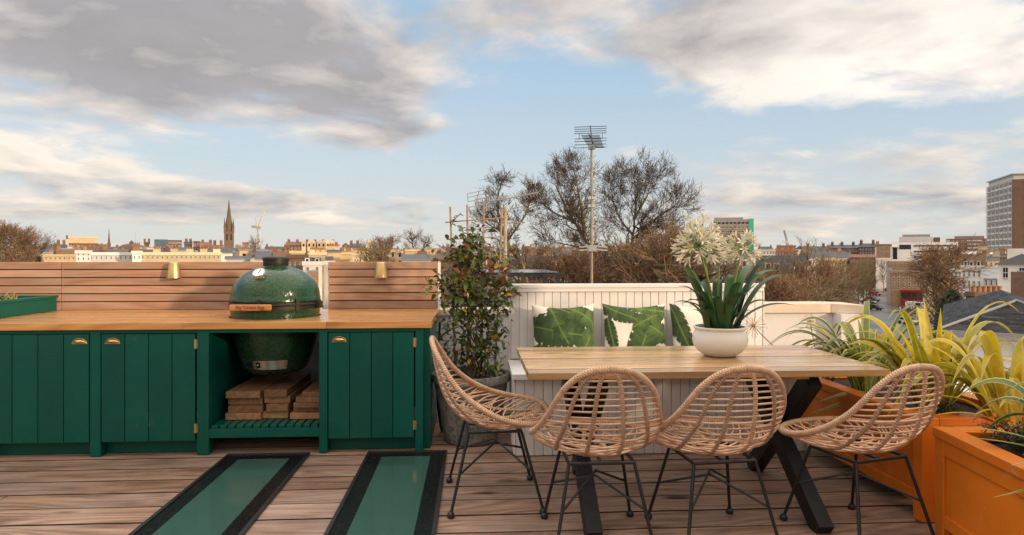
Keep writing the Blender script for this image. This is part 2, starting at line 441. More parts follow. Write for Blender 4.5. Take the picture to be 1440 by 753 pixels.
M_climb = leafmat('climber_leaves', [(.035, .075, .015, 1), (.075, .13, .022, 1), (.16, .19, .03, 1), (.10, .14, .025, 1), (.045, .075, .018, 1), (.16, .08, .035, 1), (.24, .05, .035, 1), (.55, .40, .02, 1)], .3, .22)
M_agap = leafmat('agapanthus_leaves', [(.018, .07, .024, 1), (.035, .115, .034, 1), (.07, .17, .045, 1)], .33, .2)
M_stalk = leafmat('flower_stalk', [(.13, .19, .03, 1), (.2, .25, .05, 1)], .5, .0)
M_petal = leafmat('cream_petals', [(.78, .70, .52, 1), (.85, .80, .66, 1), (.62, .58, .30, 1)], .5, .3)
M_phor = leafmat('striped_yellow_leaves', [(.12, .16, .015, 1), (.36, .34, .015, 1), (.68, .50, .015, 1), (.74, .55, .02, 1), (.70, .58, .12, 1)], .35, .4, ((.62, .53, .12, 1), .36))
M_aste = leafmat('striped_green_leaves', [(.05, .10, .02, 1), (.12, .18, .03, 1), (.3, .32, .05, 1), (.22, .26, .06, 1)], .4, .28, ((.55, .52, .18, 1), .38))
M_shrub = leafmat('dark_shrub_leaves', [(.03, .045, .02, 1), (.06, .075, .03, 1), (.10, .10, .05, 1), (.11, .07, .035, 1)], .6, .1)
M_sprout = leafmat('sprout_leaves', [(.2, .2, .06, 1), (.4, .33, .1, 1), (.45, .38, .2, 1)], .5, .2)
M_twig = paint('woody_stem', (.09, .06, .035, 1), .8, .3, 20)
M_dry = paint('dry_seedhead', (.45, .29, .17, 1), .8, .2, 20)

# ---------------------------------------------------------------- deck
mb = MB()
y = -1.3; k = 0
while y < 5.62:
    w = .215
    x = -4.6
    # two or three lengths per row with butt joints
    k += 1; cuts = [[-2.6], [1.9], [], [-3.4], [], [2.7]][k % 6]
    xs = [-4.6] + cuts + [3.3]
    for a, b in zip(xs[:-1], xs[1:]):
        dz = R.uniform(-.0012, .0012)
        mb.box(a + .0015, b - .0015, y + .0065, y + w - .0065, -.028, dz); mb.mi[-6:] = [1, 0, 1, 1, 1, 1]
    y += w
M_grime_shade = paint('grimy_shaded_board_edge', (.03, .022, .018, 1), .9, .3, 20, spec=.1)  # grime and the shade of the gaps, both put into the side colour
deck = struct(mb.build('deck', [M_deck, M_grime_shade], bevel=.0018))
M_under = paint('dark_membrane', (.02, .02, .02, 1), .9)
mb = MB(); mb.box(-4.6, 3.3, -1.3, 5.6, -.4, -.035)
struct(mb.build('deck_base', M_under))
# building under the terrace, with the lower flat roof the aerial masts stand on
M_roofmem = paint('grey_roofing', (.2, .2, .2, 1), .85, .2, 2)
mb = MB(); mb.box(-6, 3.4, -3, 5.85, -13, -.41); struct(mb.build('terrace_base', M_wall))
mb = MB(); mb.box(-6, 4.2, 5.86, 12.5, -13, -1.6); struct(mb.build('lower_flat_roof', M_roofmem))

# ---------------------------------------------------------------- walk-on skylights
def frosted():
    m, nt, b = newmat('frosted_green_glass'); co = objco(nt)
    n = noise(nt, co, 2.2, 5, .6)
    c = mixc(nt, mapr(nt, n, .3, .7), (.032, .085, .07, 1), (.055, .12, .10, 1))
    sp = mapr(nt, noise(nt, co, 48, 4, .75), .64, .74)
    c = mixc(nt, mth(nt, 'MULTIPLY', sp, .05), c, (.3, .33, .3, 1))
    nt.links.new(c, b.inputs['Base Color'])
    nt.links.new(mapr(nt, noise(nt, co, 7, 6, .7), .3, .7, .14, .26), b.inputs['Roughness'])
    b.inputs['Coat Weight'].default_value = .8; b.inputs['Coat Roughness'].default_value = .12
    return m
M_frost = frosted()
M_frit = paint('black_glass_border', (.008, .009, .01, 1), .22, .2, 20, dirt=.05)
def skylight(x0, x1, y0, y1, label):
    t = thing('walk_on_skylight', label, 'skylight', ((x0 + x1) / 2, (y0 + y1) / 2, 0))
    o = t.location; e = .022; bd = .085
    f = MB()
    for a in ((x0, x1, y0, y0 + e), (x0, x1, y1 - e, y1), (x0, x0 + e, y0 + e, y1 - e), (x1 - e, x1, y0 + e, y1 - e)): f.box(a[0], a[1], a[2], a[3], -.02, .016)
    f.build('frame', M_blackmetal, t, o, bevel=.003)
    f = MB(); i0, i1, j0, j1 = x0 + e, x1 - e, y0 + e, y1 - e
    for a in ((i0, i1, j0, j0 + bd), (i0, i1, j1 - bd, j1), (i0, i0 + bd, j0 + bd, j1 - bd), (i1 - bd, i1, j0 + bd, j1 - bd)): f.box(a[0], a[1], a[2], a[3], -.02, .009)
    f.build('black_border', M_frit, t, o)
    f = MB(); f.box(i0 + bd, i1 - bd, j0 + bd, j1 - bd, -.02, .008); f.build('glass_panel', M_frost, t, o)
skylight(-1.645, -1.1, 1.5, 4.535, 'dark framed frosted green glass floor panel in front of the open barbecue bay')
skylight(-.715, -.18, 1.5, 4.535, 'dark framed frosted green glass floor panel beside the left rattan chair')

# ---------------------------------------------------------------- outdoor kitchen
YF = 4.55; YB = 5.50
k = thing('outdoor_kitchen', 'long dark green outdoor kitchen cabinet with thick oiled wood worktop and open bay', 'kitchen cabinet', (-1.7, 5.0, 0))
ko = k.location
EX, EY, ER = -1.464, 5.0, .322
# worktop: board strips with a round cut-out for the barbecue
mb = MB(); zt0, zt1 = .85, .897; XL, XR = -4.2, -.285; yf = 4.515; yb = 5.562
def slab_with_hole(mb, x0, x1, y0, y1, z0, z1, cx, cy, r, n=64):
    inn = []; out = []
    for i in range(n):
        a = 2 * pi * i / n; dx, dy = cos(a), sin(a)
        ts = []
        if dx > 1e-9: ts.append((x1 - cx) / dx)
        if dx < -1e-9: ts.append((x0 - cx) / dx)
        if dy > 1e-9: ts.append((y1 - cy) / dy)
        if dy < -1e-9: ts.append((y0 - cy) / dy)
        t = min(ts); inn.append((cx + r * dx, cy + r * dy)); out.append((cx + t * dx, cy + t * dy))
    for (qx, qy) in ((x0, y0), (x1, y0), (x1, y1), (x0, y1)):
        j = min(range(n), key=lambda i: (out[i][0] - qx) ** 2 + (out[i][1] - qy) ** 2); out[j] = (qx, qy)
    vs = [(x, y, z1) for x, y in inn] + [(x, y, z1) for x, y in out] + [(x, y, z0) for x, y in inn] + [(x, y, z0) for x, y in out]
    fs = []
    for i in range(n):
        j = (i + 1) % n
        fs += [(i, n + i, n + j, j), (2 * n + i, 2 * n + j, 3 * n + j, 3 * n + i), (n + i, 3 * n + i, 3 * n + j, n + j), (i, j, 2 * n + j, 2 * n + i)]
    mb.add(vs, fs)
def staves(mb, x0, x1):
    y = yf; i = 0
    while y < yb - .01:
        y2 = min(y + .085, yb); xx = x0 + (0 if i % 2 else -.0)
        cuts = [x0] + sorted(R.uniform(x0 + .2, x1 - .2) for _ in range(max(0, int((x1 - x0) / .9)))) + [x1]
        for a, b in zip(cuts[:-1], cuts[1:]):
            mb.box(a, b - .0008, y, y2 - .0008, zt0, zt1)
        y = y2; i += 1
staves(mb, XL, -1.93); staves(mb, -.99, XR)
slab_with_hole(mb, -1.93, -.991, yf, yb, zt0, zt1 - .0004, EX, EY, ER)
mb.build('worktop', M_oak, k, ko, bevel=.0022)
# frame: legs, rails, sides, floor
mb = MB()
legs = [(-2.545, -2.478), (-1.853, -1.775), (-1.045, -.99), (-.398, -.345), (-3.28, -3.21)]
for a, b in legs: mb.box(a, b, YF, YF + .07, .004, .849)
prev = [(-4.2, -3.28), (-3.21, -2.545), (-2.478, -1.853), (-1.775, -1.045), (-.99, -.398)]
for a, b in prev: mb.box(a, b, YF + .004, YF + .05, .822, .849)
for a, b in prev:
    if a != -1.775: mb.box(a, b, YF + .08, YF + .1, .004, .13)            # recessed plinth boards
mb.box(-.398, -.30, YF + .071, YB - .03, .004, .848)                       # right end cheek
mb.box(-1.853, -1.778, YF + .071, YB - .03, .1, .848)                      # bay cheeks
mb.box(-1.042, -.99, YF + .071, YB - .03, .1, .848)
mb.box(-4.2, -1.855, YB - .06, YB - .035, .1, .848)                        # cabinet backs
mb.box(-.989, -.399, YB - .06, YB - .035, .1, .848)
mb.box(-1.777, -1.5, YB - .06, YB - .035, .22, .848)
mb.build('cabinet_frame', M_green, k, ko, bevel=.002)
def kdoor(x0, x1, hinge, label=None):
    mb = MB(); n = 4; z0, z1 = .100, .818
    w = (x1 - x0) / n
    for i in range(n):
        mb.box(x0 + i * w + .0022, x0 + (i + 1) * w - .0022, YF - .002, YF + .02, z0, z1)
    mb.box(x0 + .005, x1 - .005, YF + .0205, YF + .03, z0 + .01, z1 - .01)
    d = mb.build('door', M_green, k, ko, bevel=.003, label=label)
    # cup pull
    hx = x1 - .06 if hinge < 0 else x0 + .075
    h = MB(); vs = []; fs = []; n1, n2 = 16, 6
    for i in range(n1 + 1):
        a = pi * i / n1
        for j in range(n2 + 1):
            b = pi / 2 * j / n2
            vs.append((hx + .044 * cos(a) * (.25 + .75 * cos(b)) , YF - .003 - .026 * sin(b) * sin(a) ** .5, .757 + .034 * sin(a) * (.35 + .65 * cos(b)) if sin(a) > 0 else .757))
    for i in range(n1):
        for j in range(n2): fs.append((i * (n2 + 1) + j, (i + 1) * (n2 + 1) + j, (i + 1) * (n2 + 1) + j + 1, i * (n2 + 1) + j + 1))
    h.add(vs, fs); h.tube([(hx + .046 * cos(pi * i / 16), YF - .004, .757 + .036 * sin(pi * i / 16)) for i in range(17)], .0032, 6)
    h.bar((hx - .05, YF - .004, .757), (hx + .05, YF - .004, .757), .006, .004)
    h.build('handle', M_brass, d, ko, smooth=60)
    d.location = (0, 0, 0)
    hgx = x1 + .004 if hinge > 0 else x0 - .004
    for z in (.75, .185):
        g = MB(); g.tube([(hgx, YF - .006, z - .032), (hgx, YF - .006, z + .032)], .006, 8); g.box(hgx - .011, hgx + .011, YF - .0045, YF - .001, z - .03, z + .03)
        g.build('hinge', M_brass, d, ko)
kdoor(-3.205, -2.55, -1); kdoor(-2.473, -1.862, 1); kdoor(-.985, -.405, 1); kdoor(-4.15, -3.285, 1)
# slatted shelf in the bay
mb = MB(); mb.box(-1.775, -1.045, YF + .002, YF + .04, .115, .175); mb.box(-1.775, -1.045, YB - .12, YB - .08, .115, .165)
n = 13; w = (.73 - .012) / n
for i in range(n): mb.box(-1.769 + i * w + .006, -1.769 + (i + 1) * w - .006, YF + .012, YB - .07, .1755, .197)
mb.build('slatted_shelf', M_green, k, ko, bevel=.002)

# offcut planks stacked on the shelf
def plank(x0, x1, y0, y1, z0, z1, label, rz=0):
    c = ((x0 + x1) / 2, (y0 + y1) / 2, z0); mb = MB()
    Mx = Matrix.Translation(c) @ Matrix.Rotation(rz, 4, 'Z') @ Matrix.Translation((-c[0], -c[1], -c[2]))
    mb.box(x0, x1, y0, y1, z0, z1, M=Mx)
    o = mb.build('wood_plank', M_log, None, c, bevel=.003); tag(o, label, 'plank', 'wooden offcut planks stacked under the barbecue')
names = ['bottom', 'second', 'third', 'fourth', 'fifth', 'sixth']
zb = .199
for si, (x0, x1, n, th, pos) in enumerate(((-1.715, -1.475, 4, .047, 'left'), (-1.462, -1.29, 4, .05, 'middle'), (-1.27, -1.06, 5, .036, 'right'))):
    z = zb
    for i in range(n):
        t_ = th + R.uniform(-.003, .004); j = .012
        a, b = x0 + R.uniform(-j, j), x1 + R.uniform(-j, .004)
        if si == 2: a += .02 * i * .8; 
        if si == 0 and i in (1, 2): a += .0
        nm = 'topmost' if i == n - 1 else names[i]
        plank(a, b, 4.72 + R.uniform(-.025, .03), 5.36 + R.uniform(-.04, .03), z, z + t_, f'brown sawn plank, {nm} in the {pos} stack on the slatted shelf', R.uniform(-.02, .02) if si < 2 else R.uniform(-.05, .01))
        z += t_ + .0015

# ---------------------------------------------------------------- kamado barbecue
g = thing('kamado_barbecue', 'dark green dimpled egg shaped ceramic barbecue sunk into the wood worktop', 'barbecue', (EX, EY, .48))
go = (EX, EY, .48)
prof = [(.001, .478), (.12, .48), (.18, .49), (.215, .51), (.238, .55), (.262, .62), (.283, .70), (.300, .78), (.310, .86), (.3145, .93), (.3145, .945), (.318, .948), (.319, .965), (.315, .972)]
mb = MB(); mb.lathe(prof, 72, (EX, EY, 0)); base = mb.build('base', M_egg, g, go, smooth=50)
prof = [(.313, 1.012), (.3185, 1.014), (.319, 1.035), (.3145, 1.04)]
prof += [(.0 + .3145 * cos(a) ** .86, 1.04 + .225 * sin(a) ** 1.0) for a in [radians(d) for d in (6, 14, 22, 30, 38, 46, 54, 61, 67, 72)]]
prof += [(.093, 1.262), (.088, 1.268)]
mb = MB(); mb.lathe(prof, 72, (EX, EY, 0)); lid = mb.build('lid', M_egg, g, go, smooth=50)
mb = MB(); mb.lathe([(.309, .965), (.309, 1.02)], 64, (EX, EY, 0)); mb.build('felt_gasket', M_black, g, go, smooth=180)
mb = MB()
for z in (.972, .997):
    mb.lathe([(.314, z - .011), (.3235, z - .011), (.3235, z + .011), (.314, z + .011)], 72, (EX, EY, 0))
mb.build('metal_band', M_iron, g, go, smooth=40)
mb = MB()
for a in (radians(-93), radians(-48)):
    c, s_ = cos(a), sin(a)
    mb.bar((EX + .326 * c, EY + .326 * s_, .955), (EX + .326 * c, EY + .326 * s_, 1.035), .022, .014, up=(c, s_, 0))
mb.tube([(EX + .335 * cos(radians(d)), EY + .335 * sin(radians(d)), .985 + .012 * sin(radians((d + 90) * 2.2))) for d in range(-92, -18, 4)], .005, 6)
mb.bar((EX + .32, EY - .08, .985), (EX + .35, EY - .09, .985), .05, .05)
mb.build('band_bracket', M_iron, g, go)
# chimney cap
mb = MB(); mb.lathe([(.001, 1.262), (.088, 1.262), (.091, 1.27), (.091, 1.306), (.096, 1.308), (.097, 1.322), (.09, 1.330), (.06, 1.334), (.001, 1.335)], 48, (EX, EY, 0))
mb.build('chimney_cap', M_iron, g, go, smooth=40)
# thermometer on the dome front
tz = 1.212; tr = .238; ta = radians(-101)
tp = Vector((EX + tr * cos(ta), EY + tr * sin(ta), tz)); nrm = Vector((cos(ta) * .62, sin(ta) * .62, .78)).normalized()
Mt = Matrix.Translation(tp) @ nrm.to_track_quat('Z', 'Y').to_matrix().to_4x4()
mb = MB(); mb.lathe([(.0, -.02), (.044, -.02), (.046, .012), (.043, .017), (.039, .015)], 32, M=Mt); th = mb.build('thermometer', M_steel, g, go, smooth=40)
mb = MB(); mb.lathe([(.001, .0145), (.040, .0145)], 32, M=Mt); mb.build('dial', M_dial, th, go)
mb = MB(); mb.bar(Mt @ Vector((0, -.012, .0165)), Mt @ Vector((.004, .03, .0165)), .004, .002)
for i in range(11):
    a = radians(-220 + i * 26); mb.bar(Mt @ Vector((.031 * cos(a), .031 * sin(a), .0155)), Mt @ Vector((.037 * cos(a), .037 * sin(a), .0155)), .002, .001)
mb.build('needle', M_black, th, go)
# wooden handle with engraved lettering
hy = EY - .372; hx0, hx1, hz = -1.665, -1.385, .985
mb = MB(); Mh = Matrix.Translation((0, 0, 0))
mb.box(hx0, hx1, hy - .016, hy + .012, hz - .021, hz + .021)
hd = mb.build('handle', wood('handle_wood', (.60, .27, .10, 1), (.42, .16, .06, 1), 0, .4, None, 0, .05, 0, .1), g, go, bevel=.007)
for x in (hx0 + .03, hx1 - .03): mb = MB(); mb.bar((x, hy + .01, hz), (x, EY - .29, hz), .02, .016); mb.build('handle_bracket', M_iron, hd, go)
cu = bpy.data.curves.new('lettering', 'FONT'); cu.body = 'Big Green Egg'; cu.size = .034; cu.align_x = 'CENTER'; cu.align_y = 'CENTER'; cu.extrude = .0008
to = bpy.data.objects.new('tmp', cu); COL.objects.link(to); dg = bpy.context.evaluated_depsgraph_get()
tm = bpy.data.meshes.new_from_object(to.evaluated_get(dg)); bpy.data.objects.remove(to)
tm.materials.clear(); tm.materials.append(paint('burnt_lettering', (.06, .025, .012, 1), .8))
tm.transform(Matrix.Translation(((hx0 + hx1) / 2 - go[0], hy - .0165 - go[1], hz - go[2])) @ Matrix.Rotation(pi / 2, 4, 'X'))
lt = bpy.data.objects.new('lettering', tm); COL.objects.link(lt); lt.parent = hd
# air vent door
def arc_plate(mb, r, a0, a1, z0, z1, th, n=20, rtop=None):
    rt = rtop or r
    mb.lathe([(r, z0), (r + th, z0), (rt + th, z1), (rt, z1), (r, z0)], n, (EX, EY, 0), a0=radians(a0), a1=radians(a1))
mb = MB(); arc_plate(mb, .232, -134, -56, .535, .60, .012, rtop=.252); vd = mb.build('vent_plate', M_steel, g, go, smooth=30)
mb = MB(); arc_plate(mb, .2475, -122, -98, .548, .590, .003, 8, .2595); mb.build('vent_opening', M_black, vd, go)
mb = MB(); arc_plate(mb, .249, -110, -104, .545, .592, .004, 4, .261); mb.ball((EX + .262 * cos(radians(-101)), EY + .262 * sin(radians(-101)), .57), .008); mb.build('vent_slide', M_steel, vd, go)

# ---------------------------------------------------------------- slatted fences, wall lights
YS = 5.565
def fence(name, x0, x1, label, edge=False, ztop=1.292):
    t = thing(name, label, 'fence', ((x0 + x1) / 2, YS, .899)); o = t.location
    mb = MB(); n = 6; hgt = (ztop - .899) / n
    for i in range(n):
        mb.box(x0, x1, YS, YS + .024, .899 + i * hgt + (.004 if i else -.001), .899 + (i + 1) * hgt - .004)
    mb.build('slat_panel', M_cedar, t, o, bevel=.002)
    mb = MB(); mb.box(x0 + .002, x1 - .002, YS + .0245, YS + .034, .86, ztop - .01); mb.build('dark_gap_sheet', M_under, t, o)  # dark sheet added behind the slats so no light shows through the gaps
    for x in ([x0 + .06, x1 - .06] if x1 - x0 < 1.2 else [x0 + .06, (x0 + x1) / 2, x1 - .06]):
        mb = MB(); mb.box(x - .03, x + .03, YS + .035, YS + .07, .899, ztop - .02); mb.build('batten', M_cedar, t, o)
    if edge:
        mb = MB(); mb.box(x1 + .001, x1 + .022, YS - .004, YS + .07, .899, ztop); mb.build('edge_post', M_white, t, o)
    return t
xa = W(86, 370, Y=YS).x; xb = W(370.5, 370, Y=YS).x; xc = W(461.5, 370, Y=YS).x; xd = W(615.5, 370, Y=YS).x
fence('slatted_fence', -5.2, xa - .002, 'reddish cedar slat fence panel behind the green planter box')
fence('slatted_fence', xa + .002, xb, 'long reddish cedar slat fence panel behind the worktop, left of the barbecue')
fence('slatted_fence', xc, xd, 'short reddish cedar slat fence panel between the barbecue and the climbing shrub', True)
def wall_light(px, label):
    p = W(px, 380, Y=YS - .055)
    t = thing('wall_light', label, 'wall light', (p.x, YS - .055, 1.19))
    mb = MB(); mb.lathe([(.0005, 1.287), (.028, 1.287), (.037, 1.282), (.041, 1.272), (.0565, 1.163), (.0565, 1.158), (.053, 1.160), (.038, 1.265), (.0005, 1.272)], 40, (p.x, YS - .055, 0))
    mb.build('lamp_shade', M_brass, t, t.location, smooth=35)
    mb = MB(); mb.box(p.x - .03, p.x + .03, YS - .012, YS - .001, 1.19, 1.26); mb.build('back_plate', M_brass, t, t.location, bevel=.002)
wall_light(245, 'tapered brass wall light on the long cedar fence left of the barbecue')
wall_light(536, 'tapered brass wall light on the short cedar fence panel right of the barbecue')

# green planter box on the worktop, at left
x1 = -3.345
t = thing('planter_box', 'low green painted planter box standing on the left end of the worktop', 'planter', (-3.7, 5.0, .899)); o = t.location
mb = MB(); z0, z1 = .899, 1.022
mb.box(x1 - .024, x1, 4.6, 5.52, z0, z1 - .022); mb.box(-4.1, -4.076, 4.6, 5.52, z0, z1 - .022); mb.box(-4.076, x1 - .024, 5.496, 5.52, z0, z1 - .022); mb.box(-4.076, x1 - .024, 4.6, 4.624, z0, z1 - .022)
mb.box(x1 - .034, x1 + .008, 4.59, 5.53, z1 - .0215, z1); mb.box(-4.11, -4.068, 4.59, 5.53, z1 - .0215, z1); mb.box(-4.068, x1 - .034, 5.488, 5.53, z1 - .0215, z1); mb.box(-4.068, x1 - .034, 4.59, 4.632, z1 - .0215, z1)
mb.build('box', M_green, t, o, bevel=.002)
mb = MB(); mb.box(-4.075, x1 - .025, 4.625, 5.495, .9, .985); mb.build('soil', M_soil, t, o)
def strap(mb, base, tip, ctrl, width, n=12, fold=.25, r=None, roll=0, taper=.55):
    pts = bez(base, ctrl, tip, n); vs = []; uvs = []; rr = R.random() if r is None else r
    tv = (pts[-1] - pts[0]); side = tv.cross(Vector((0, 0, 1)))
    if side.length < .05: side = Vector((1, 0, 0))
    side.normalize()
    side = (Matrix.Rotation(roll, 3, tv.normalized()) @ side)
    for i, p in enumerate(pts):
        u = i / n; tg = (pts[min(i + 1, n)] - pts[max(i - 1, 0)]).normalized()
        sd_ = (side - tg * side.dot(tg)).normalized(); up = sd_.cross(tg)
        w = width * .5 * (min(1, .55 + u * 2.2)) * (1 - max(0, (u - taper) / (1 - taper)) ** 1.6) + .0006
        vs += [p - sd_ * w + up * w * fold, p, p + sd_ * w + up * w * fold]; uvs += [(0, u), (.5, u), (1, u)]
    fs = []
    for i in range(n):
        a = i * 3; fs += [(a, a + 1, a + 4, a + 3), (a + 1, a + 2, a + 5, a + 4)]
    mb.add(vs, fs, 0, uvs, rr)
for i, (px, nn) in enumerate(((8, 10), (22, 9), (4, 6), (16, 5))):
    p = W(px, 415, Z=.985); p.y = min(max(p.y, 4.75), 5.3); p = Vector((p.x - .0, p.y, .985))
    p = W(px, 420, Y=5.0 + .06 * i); p.z = .985
    t = thing('sprout', ['pale yellow seedling tuft near the far left of the planter box', 'yellow green seedling tuft, rightmost in the planter box', 'small dry seedling at the very edge of the photo in the planter box', 'tiny pale seedling between two larger tufts in the planter box'][i], 'seedling', p, group='seedlings in the green planter box')
    mb = MB()
    for j in range(nn):
        a = R.uniform(0, 2 * pi); L = R.uniform(.03, .09)
        strap(mb, p, p + Vector((cos(a) * L * .6, sin(a) * L * .6, L)), p + Vector((cos(a) * L * .1, sin(a) * L * .1, L * .7)), .009, 6)
    mb.build('leaves', M_sprout, t, p)

# ---------------------------------------------------------------- parapet walls
t = thing('parapet_wall', 'low pale grey rendered parapet wall with stone coping behind the climbing shrub and bench', 'wall', (0, 5.62, 0)); o = t.location
mb = MB(); mb.box(-4.5, 2.2, 5.60, 5.78, 0, .835); mb.build('wall', M_wall, t, o)
mb = MB()
for i in range(8):
    a = -.4 + i * .325; mb.box(a + .002, a + .323, 5.575, 5.805, .836, .885)
mb.build('coping', M_coping, t, o, bevel=.004)
t = thing('parapet_wall', 'warm white rendered parapet with broad cream coping right of the bench', 'wall', (2.7, 5.7, 0)); o = t.location
pxr = W(1200, 432, Z=.93); pend = W(1238, 440, Z=.91)
mb = MB(); mb.box(2.201, pxr.x + .1, 5.60, 5.78, -.0, .84); mb.box(pxr.x + .101, pxr.x + .275, 5.46, 5.78, 0, .84)
mb.build('wall', M_wall, t, o)
mb = MB(); mb.box(2.201, pxr.x + .07, 5.57, 5.82, .841, .925)
mb.add([(pxr.x + .071, 5.57, .841), (pxr.x + .30, 5.43, .841), (pxr.x + .30, 5.82, .841), (pxr.x + .071, 5.82, .841), (pxr.x + .071, 5.57, .925), (pxr.x + .30, 5.43, .918), (pxr.x + .30, 5.82, .918), (pxr.x + .071, 5.82, .925)],
       [(0, 3, 2, 1), (4, 5, 6, 7), (0, 1, 5, 4), (1, 2, 6, 5), (2, 3, 7, 6), (3, 0, 4, 7)])
mb.build('coping', M_coping, t, o, bevel=.006)
# unseen wall added behind the viewer, sized and ended to shade the deck
t = thing('shade_wall', 'tall white rendered wall with a coping, added unseen behind the dining terrace to shade it', 'wall', (0, -1.6, 0)); o = t.location
mb = MB(); mb.box(-12, 7.4, -1.75, -1.5, -.4, 2.55); mb.build('wall', M_wall, t, o)
mb = MB(); mb.box(-12.03, 7.43, -1.8, -1.45, 2.551, 2.62); mb.build('coping', M_coping, t, o)

# ---------------------------------------------------------------- bench
bx0, bx1 = .268, 2.29
t = thing('beadboard_bench', 'white tongue and groove bench seat with high panelled back along the terrace edge', 'bench', (1.28, 4.75, 0)); o = t.location
def beadboard(mb, x0, x1, y, z0, z1, th=.014, w=.062):
    n = max(1, round((x1 - x0) / w)); w = (x1 - x0) / n
    for i in range(n): mb.box(x0 + i * w + .0022, x0 + (i + 1) * w - .0022, y, y + th, z0, z1)
    mb.box(x0, x1, y + th * .7, y + th + .01, z0, z1)
mb = MB(); beadboard(mb, bx0 + .012, bx1 - .06, 4.985, .56, 1.065); 
bk = mb.build('back_panel', M_white, t, o, bevel=.0025)
mb = MB(); mb.box(bx0 - .005, bx1 - .05, 4.965, 5.09, 1.096, 1.124); mb.box(bx0, bx1 - .055, 4.972, 5.085, 1.066, 1.0955); mb.build('top_rail', M_white, t, o, bevel=.003)
mb = MB(); mb.box(bx0, bx0 + .011, 4.98, 5.08, .56, 1.065); mb.box(bx1 - .059, bx1 - .05, 4.98, 5.08, .56, 1.065); mb.box(bx0 + .012, bx1 - .06, 5.05, 5.08, .5, 1.065); mb.build('back_frame', M_white, t, o)
mb = MB()
for i in range(3): mb.box(bx0 - .012, bx1 + .02, 4.375 + i * .203, 4.375 + (i + 1) * .203 - .003, .515, .555)
mb.build('seat', M_white, t, o, bevel=.004)
mb = MB(); beadboard(mb, bx0 + .012, bx1 - .02, 4.405, .005, .513); mb.box(bx0 + .011, bx1 - .02, 4.43, 4.45, .005, .513); mb.build('front_panel', M_white, t, o, bevel=.0025)
mb = MB(); mb.box(bx0, bx0 + .0105, 4.403, 4.985, .005, .513); mb.build('side_panel', M_white, t, o)
mb = MB(); mb.box(bx1 - .019, bx1 - .005, 4.403, 4.985, .005, .513); mb.build('side_panel', M_white, t, o)

# ---------------------------------------------------------------- cushions with printed palm leaves
def cushmat():
    m, nt, b = newmat('printed_cotton'); a = attr(nt, 'print'); co = objco(nt)
    c = mixc(nt, mapr(nt, noise(nt, co, 20, 4), .3, .7, 0, .12), a.outputs['Color'], (.3, .3, .2, 1))
    nt.links.new(c, b.inputs['Base Color']); b.inputs['Roughness'].default_value = .85
    nt.links.new(bump(nt, noise(nt, co, 16, 4), .35, .02), b.inputs['Normal']); return m
M_cush = cushmat()
def palm(u, v, leaves):
    col = (.74, .68, .60)
    for (bx, by, ang, L, wd, tone) in leaves:
        wd *= .9
        dx, dy = u - bx, v - by; ca, sa = cos(ang), sin(ang)
        s_ = (dx * ca + dy * sa) / L; q = (-dx * sa + dy * ca)
        q += .06 * L * sin(s_ * 2.2)
        if s_ < 0 or s_ > 1: continue
        w = wd * (sin(pi * min(1, s_ ** .75 * .97 + .03)) ** .6)
        vein = (s_ * 9 - abs(q) / wd * 1.4)
        fr = vein % 1
        if abs(q) > w * (1 - .16 * (fr > .82)): continue
        e = abs(q) / max(w, 1e-4)
        g = tone * (.62 + .5 * abs(fr - .5) * 2 * .5 + .45 * (1 - e)) * (.75 + .5 * ((vein // 1) * 7.3 % 1) * .6)
        g *= .62 + .5 * ((s_ * 3.1 + bx * 5) % 1); col = (.034 * g + .06 * max(0, g - .75), .098 * g + .03 * max(0, g - .75), .018 * g)
        if abs(q) < .010: col = (.13, .2, .04)
    return col
def cushion(cx, label, seed, leaves, tilt=.2, rz=0.0, w=.47, h=.43, cy=4.80):
    rr = random.Random(seed); nx, ny = 110, 100; vs = []; cols = []
    for side in (1, -1):
        for j in range(ny + 1):
            for i in range(nx + 1):
                a, b = i / nx * 2 - 1, j / ny * 2 - 1
                pin = 1 - .055 * (1 - b * b) * abs(a) ** 3; pin2 = 1 - .06 * (1 - a * a) * abs(b) ** 3
                x = a * w / 2 * pin; z = b * h / 2 * pin2
                th = .078 * ((1 - a ** 4) * (1 - b ** 4)) ** .55
                th *= 1 + .10 * sin(a * 5 + seed) * cos(b * 4 + seed * 2)
                z -= .02 * (1 - a * a) * (b > 0) * b
                vs.append((x, -side * th, z + h / 2)); cols.append(palm(a * .5 + .5, b * .5 + .5, leaves))
    fs = []; o1 = (nx + 1) * (ny + 1)
    for s_ in (0, 1):
        for j in range(ny):
            for i in range(nx):
                q = s_ * o1 + j * (nx + 1) + i; f = (q, q + 1, q + nx + 2, q + nx + 1)
                fs.append(f if s_ == 0 else f[::-1])
    mb = MB(); mb.add(vs, fs, r=.5)
    o = mb.build('cushion', M_cush, None, (0, 0, 0), smooth=180)
    at = o.data.attributes.new('print', 'FLOAT_COLOR', 'POINT'); at.data.foreach_set('color', [c for k_ in cols for c in (*k_, 1)])
    o.location = (cx, cy, .562); o.rotation_euler = (-tilt, 0, rz); tag(o, label, 'cushion', 'palm leaf cushions on the bench')
cushion(.665, 'palm leaf print cushion nearest the left end of the white bench', 1, [(.3, 1.05, -.45, .9, .26, .85), (-.05, .62, -.15, .95, .34, .8), (-.05, .2, -.35, .55, .2, .75), (.62, -.15, 1.22, 1.3, .17, 1.25), (1.08, .55, 2.5, .7, .17, 1.2), (1.0, .12, 1.7, .55, .1, 1.2), (.28, .98, -1.15, .75, .14, 1.05)], .22, .03)
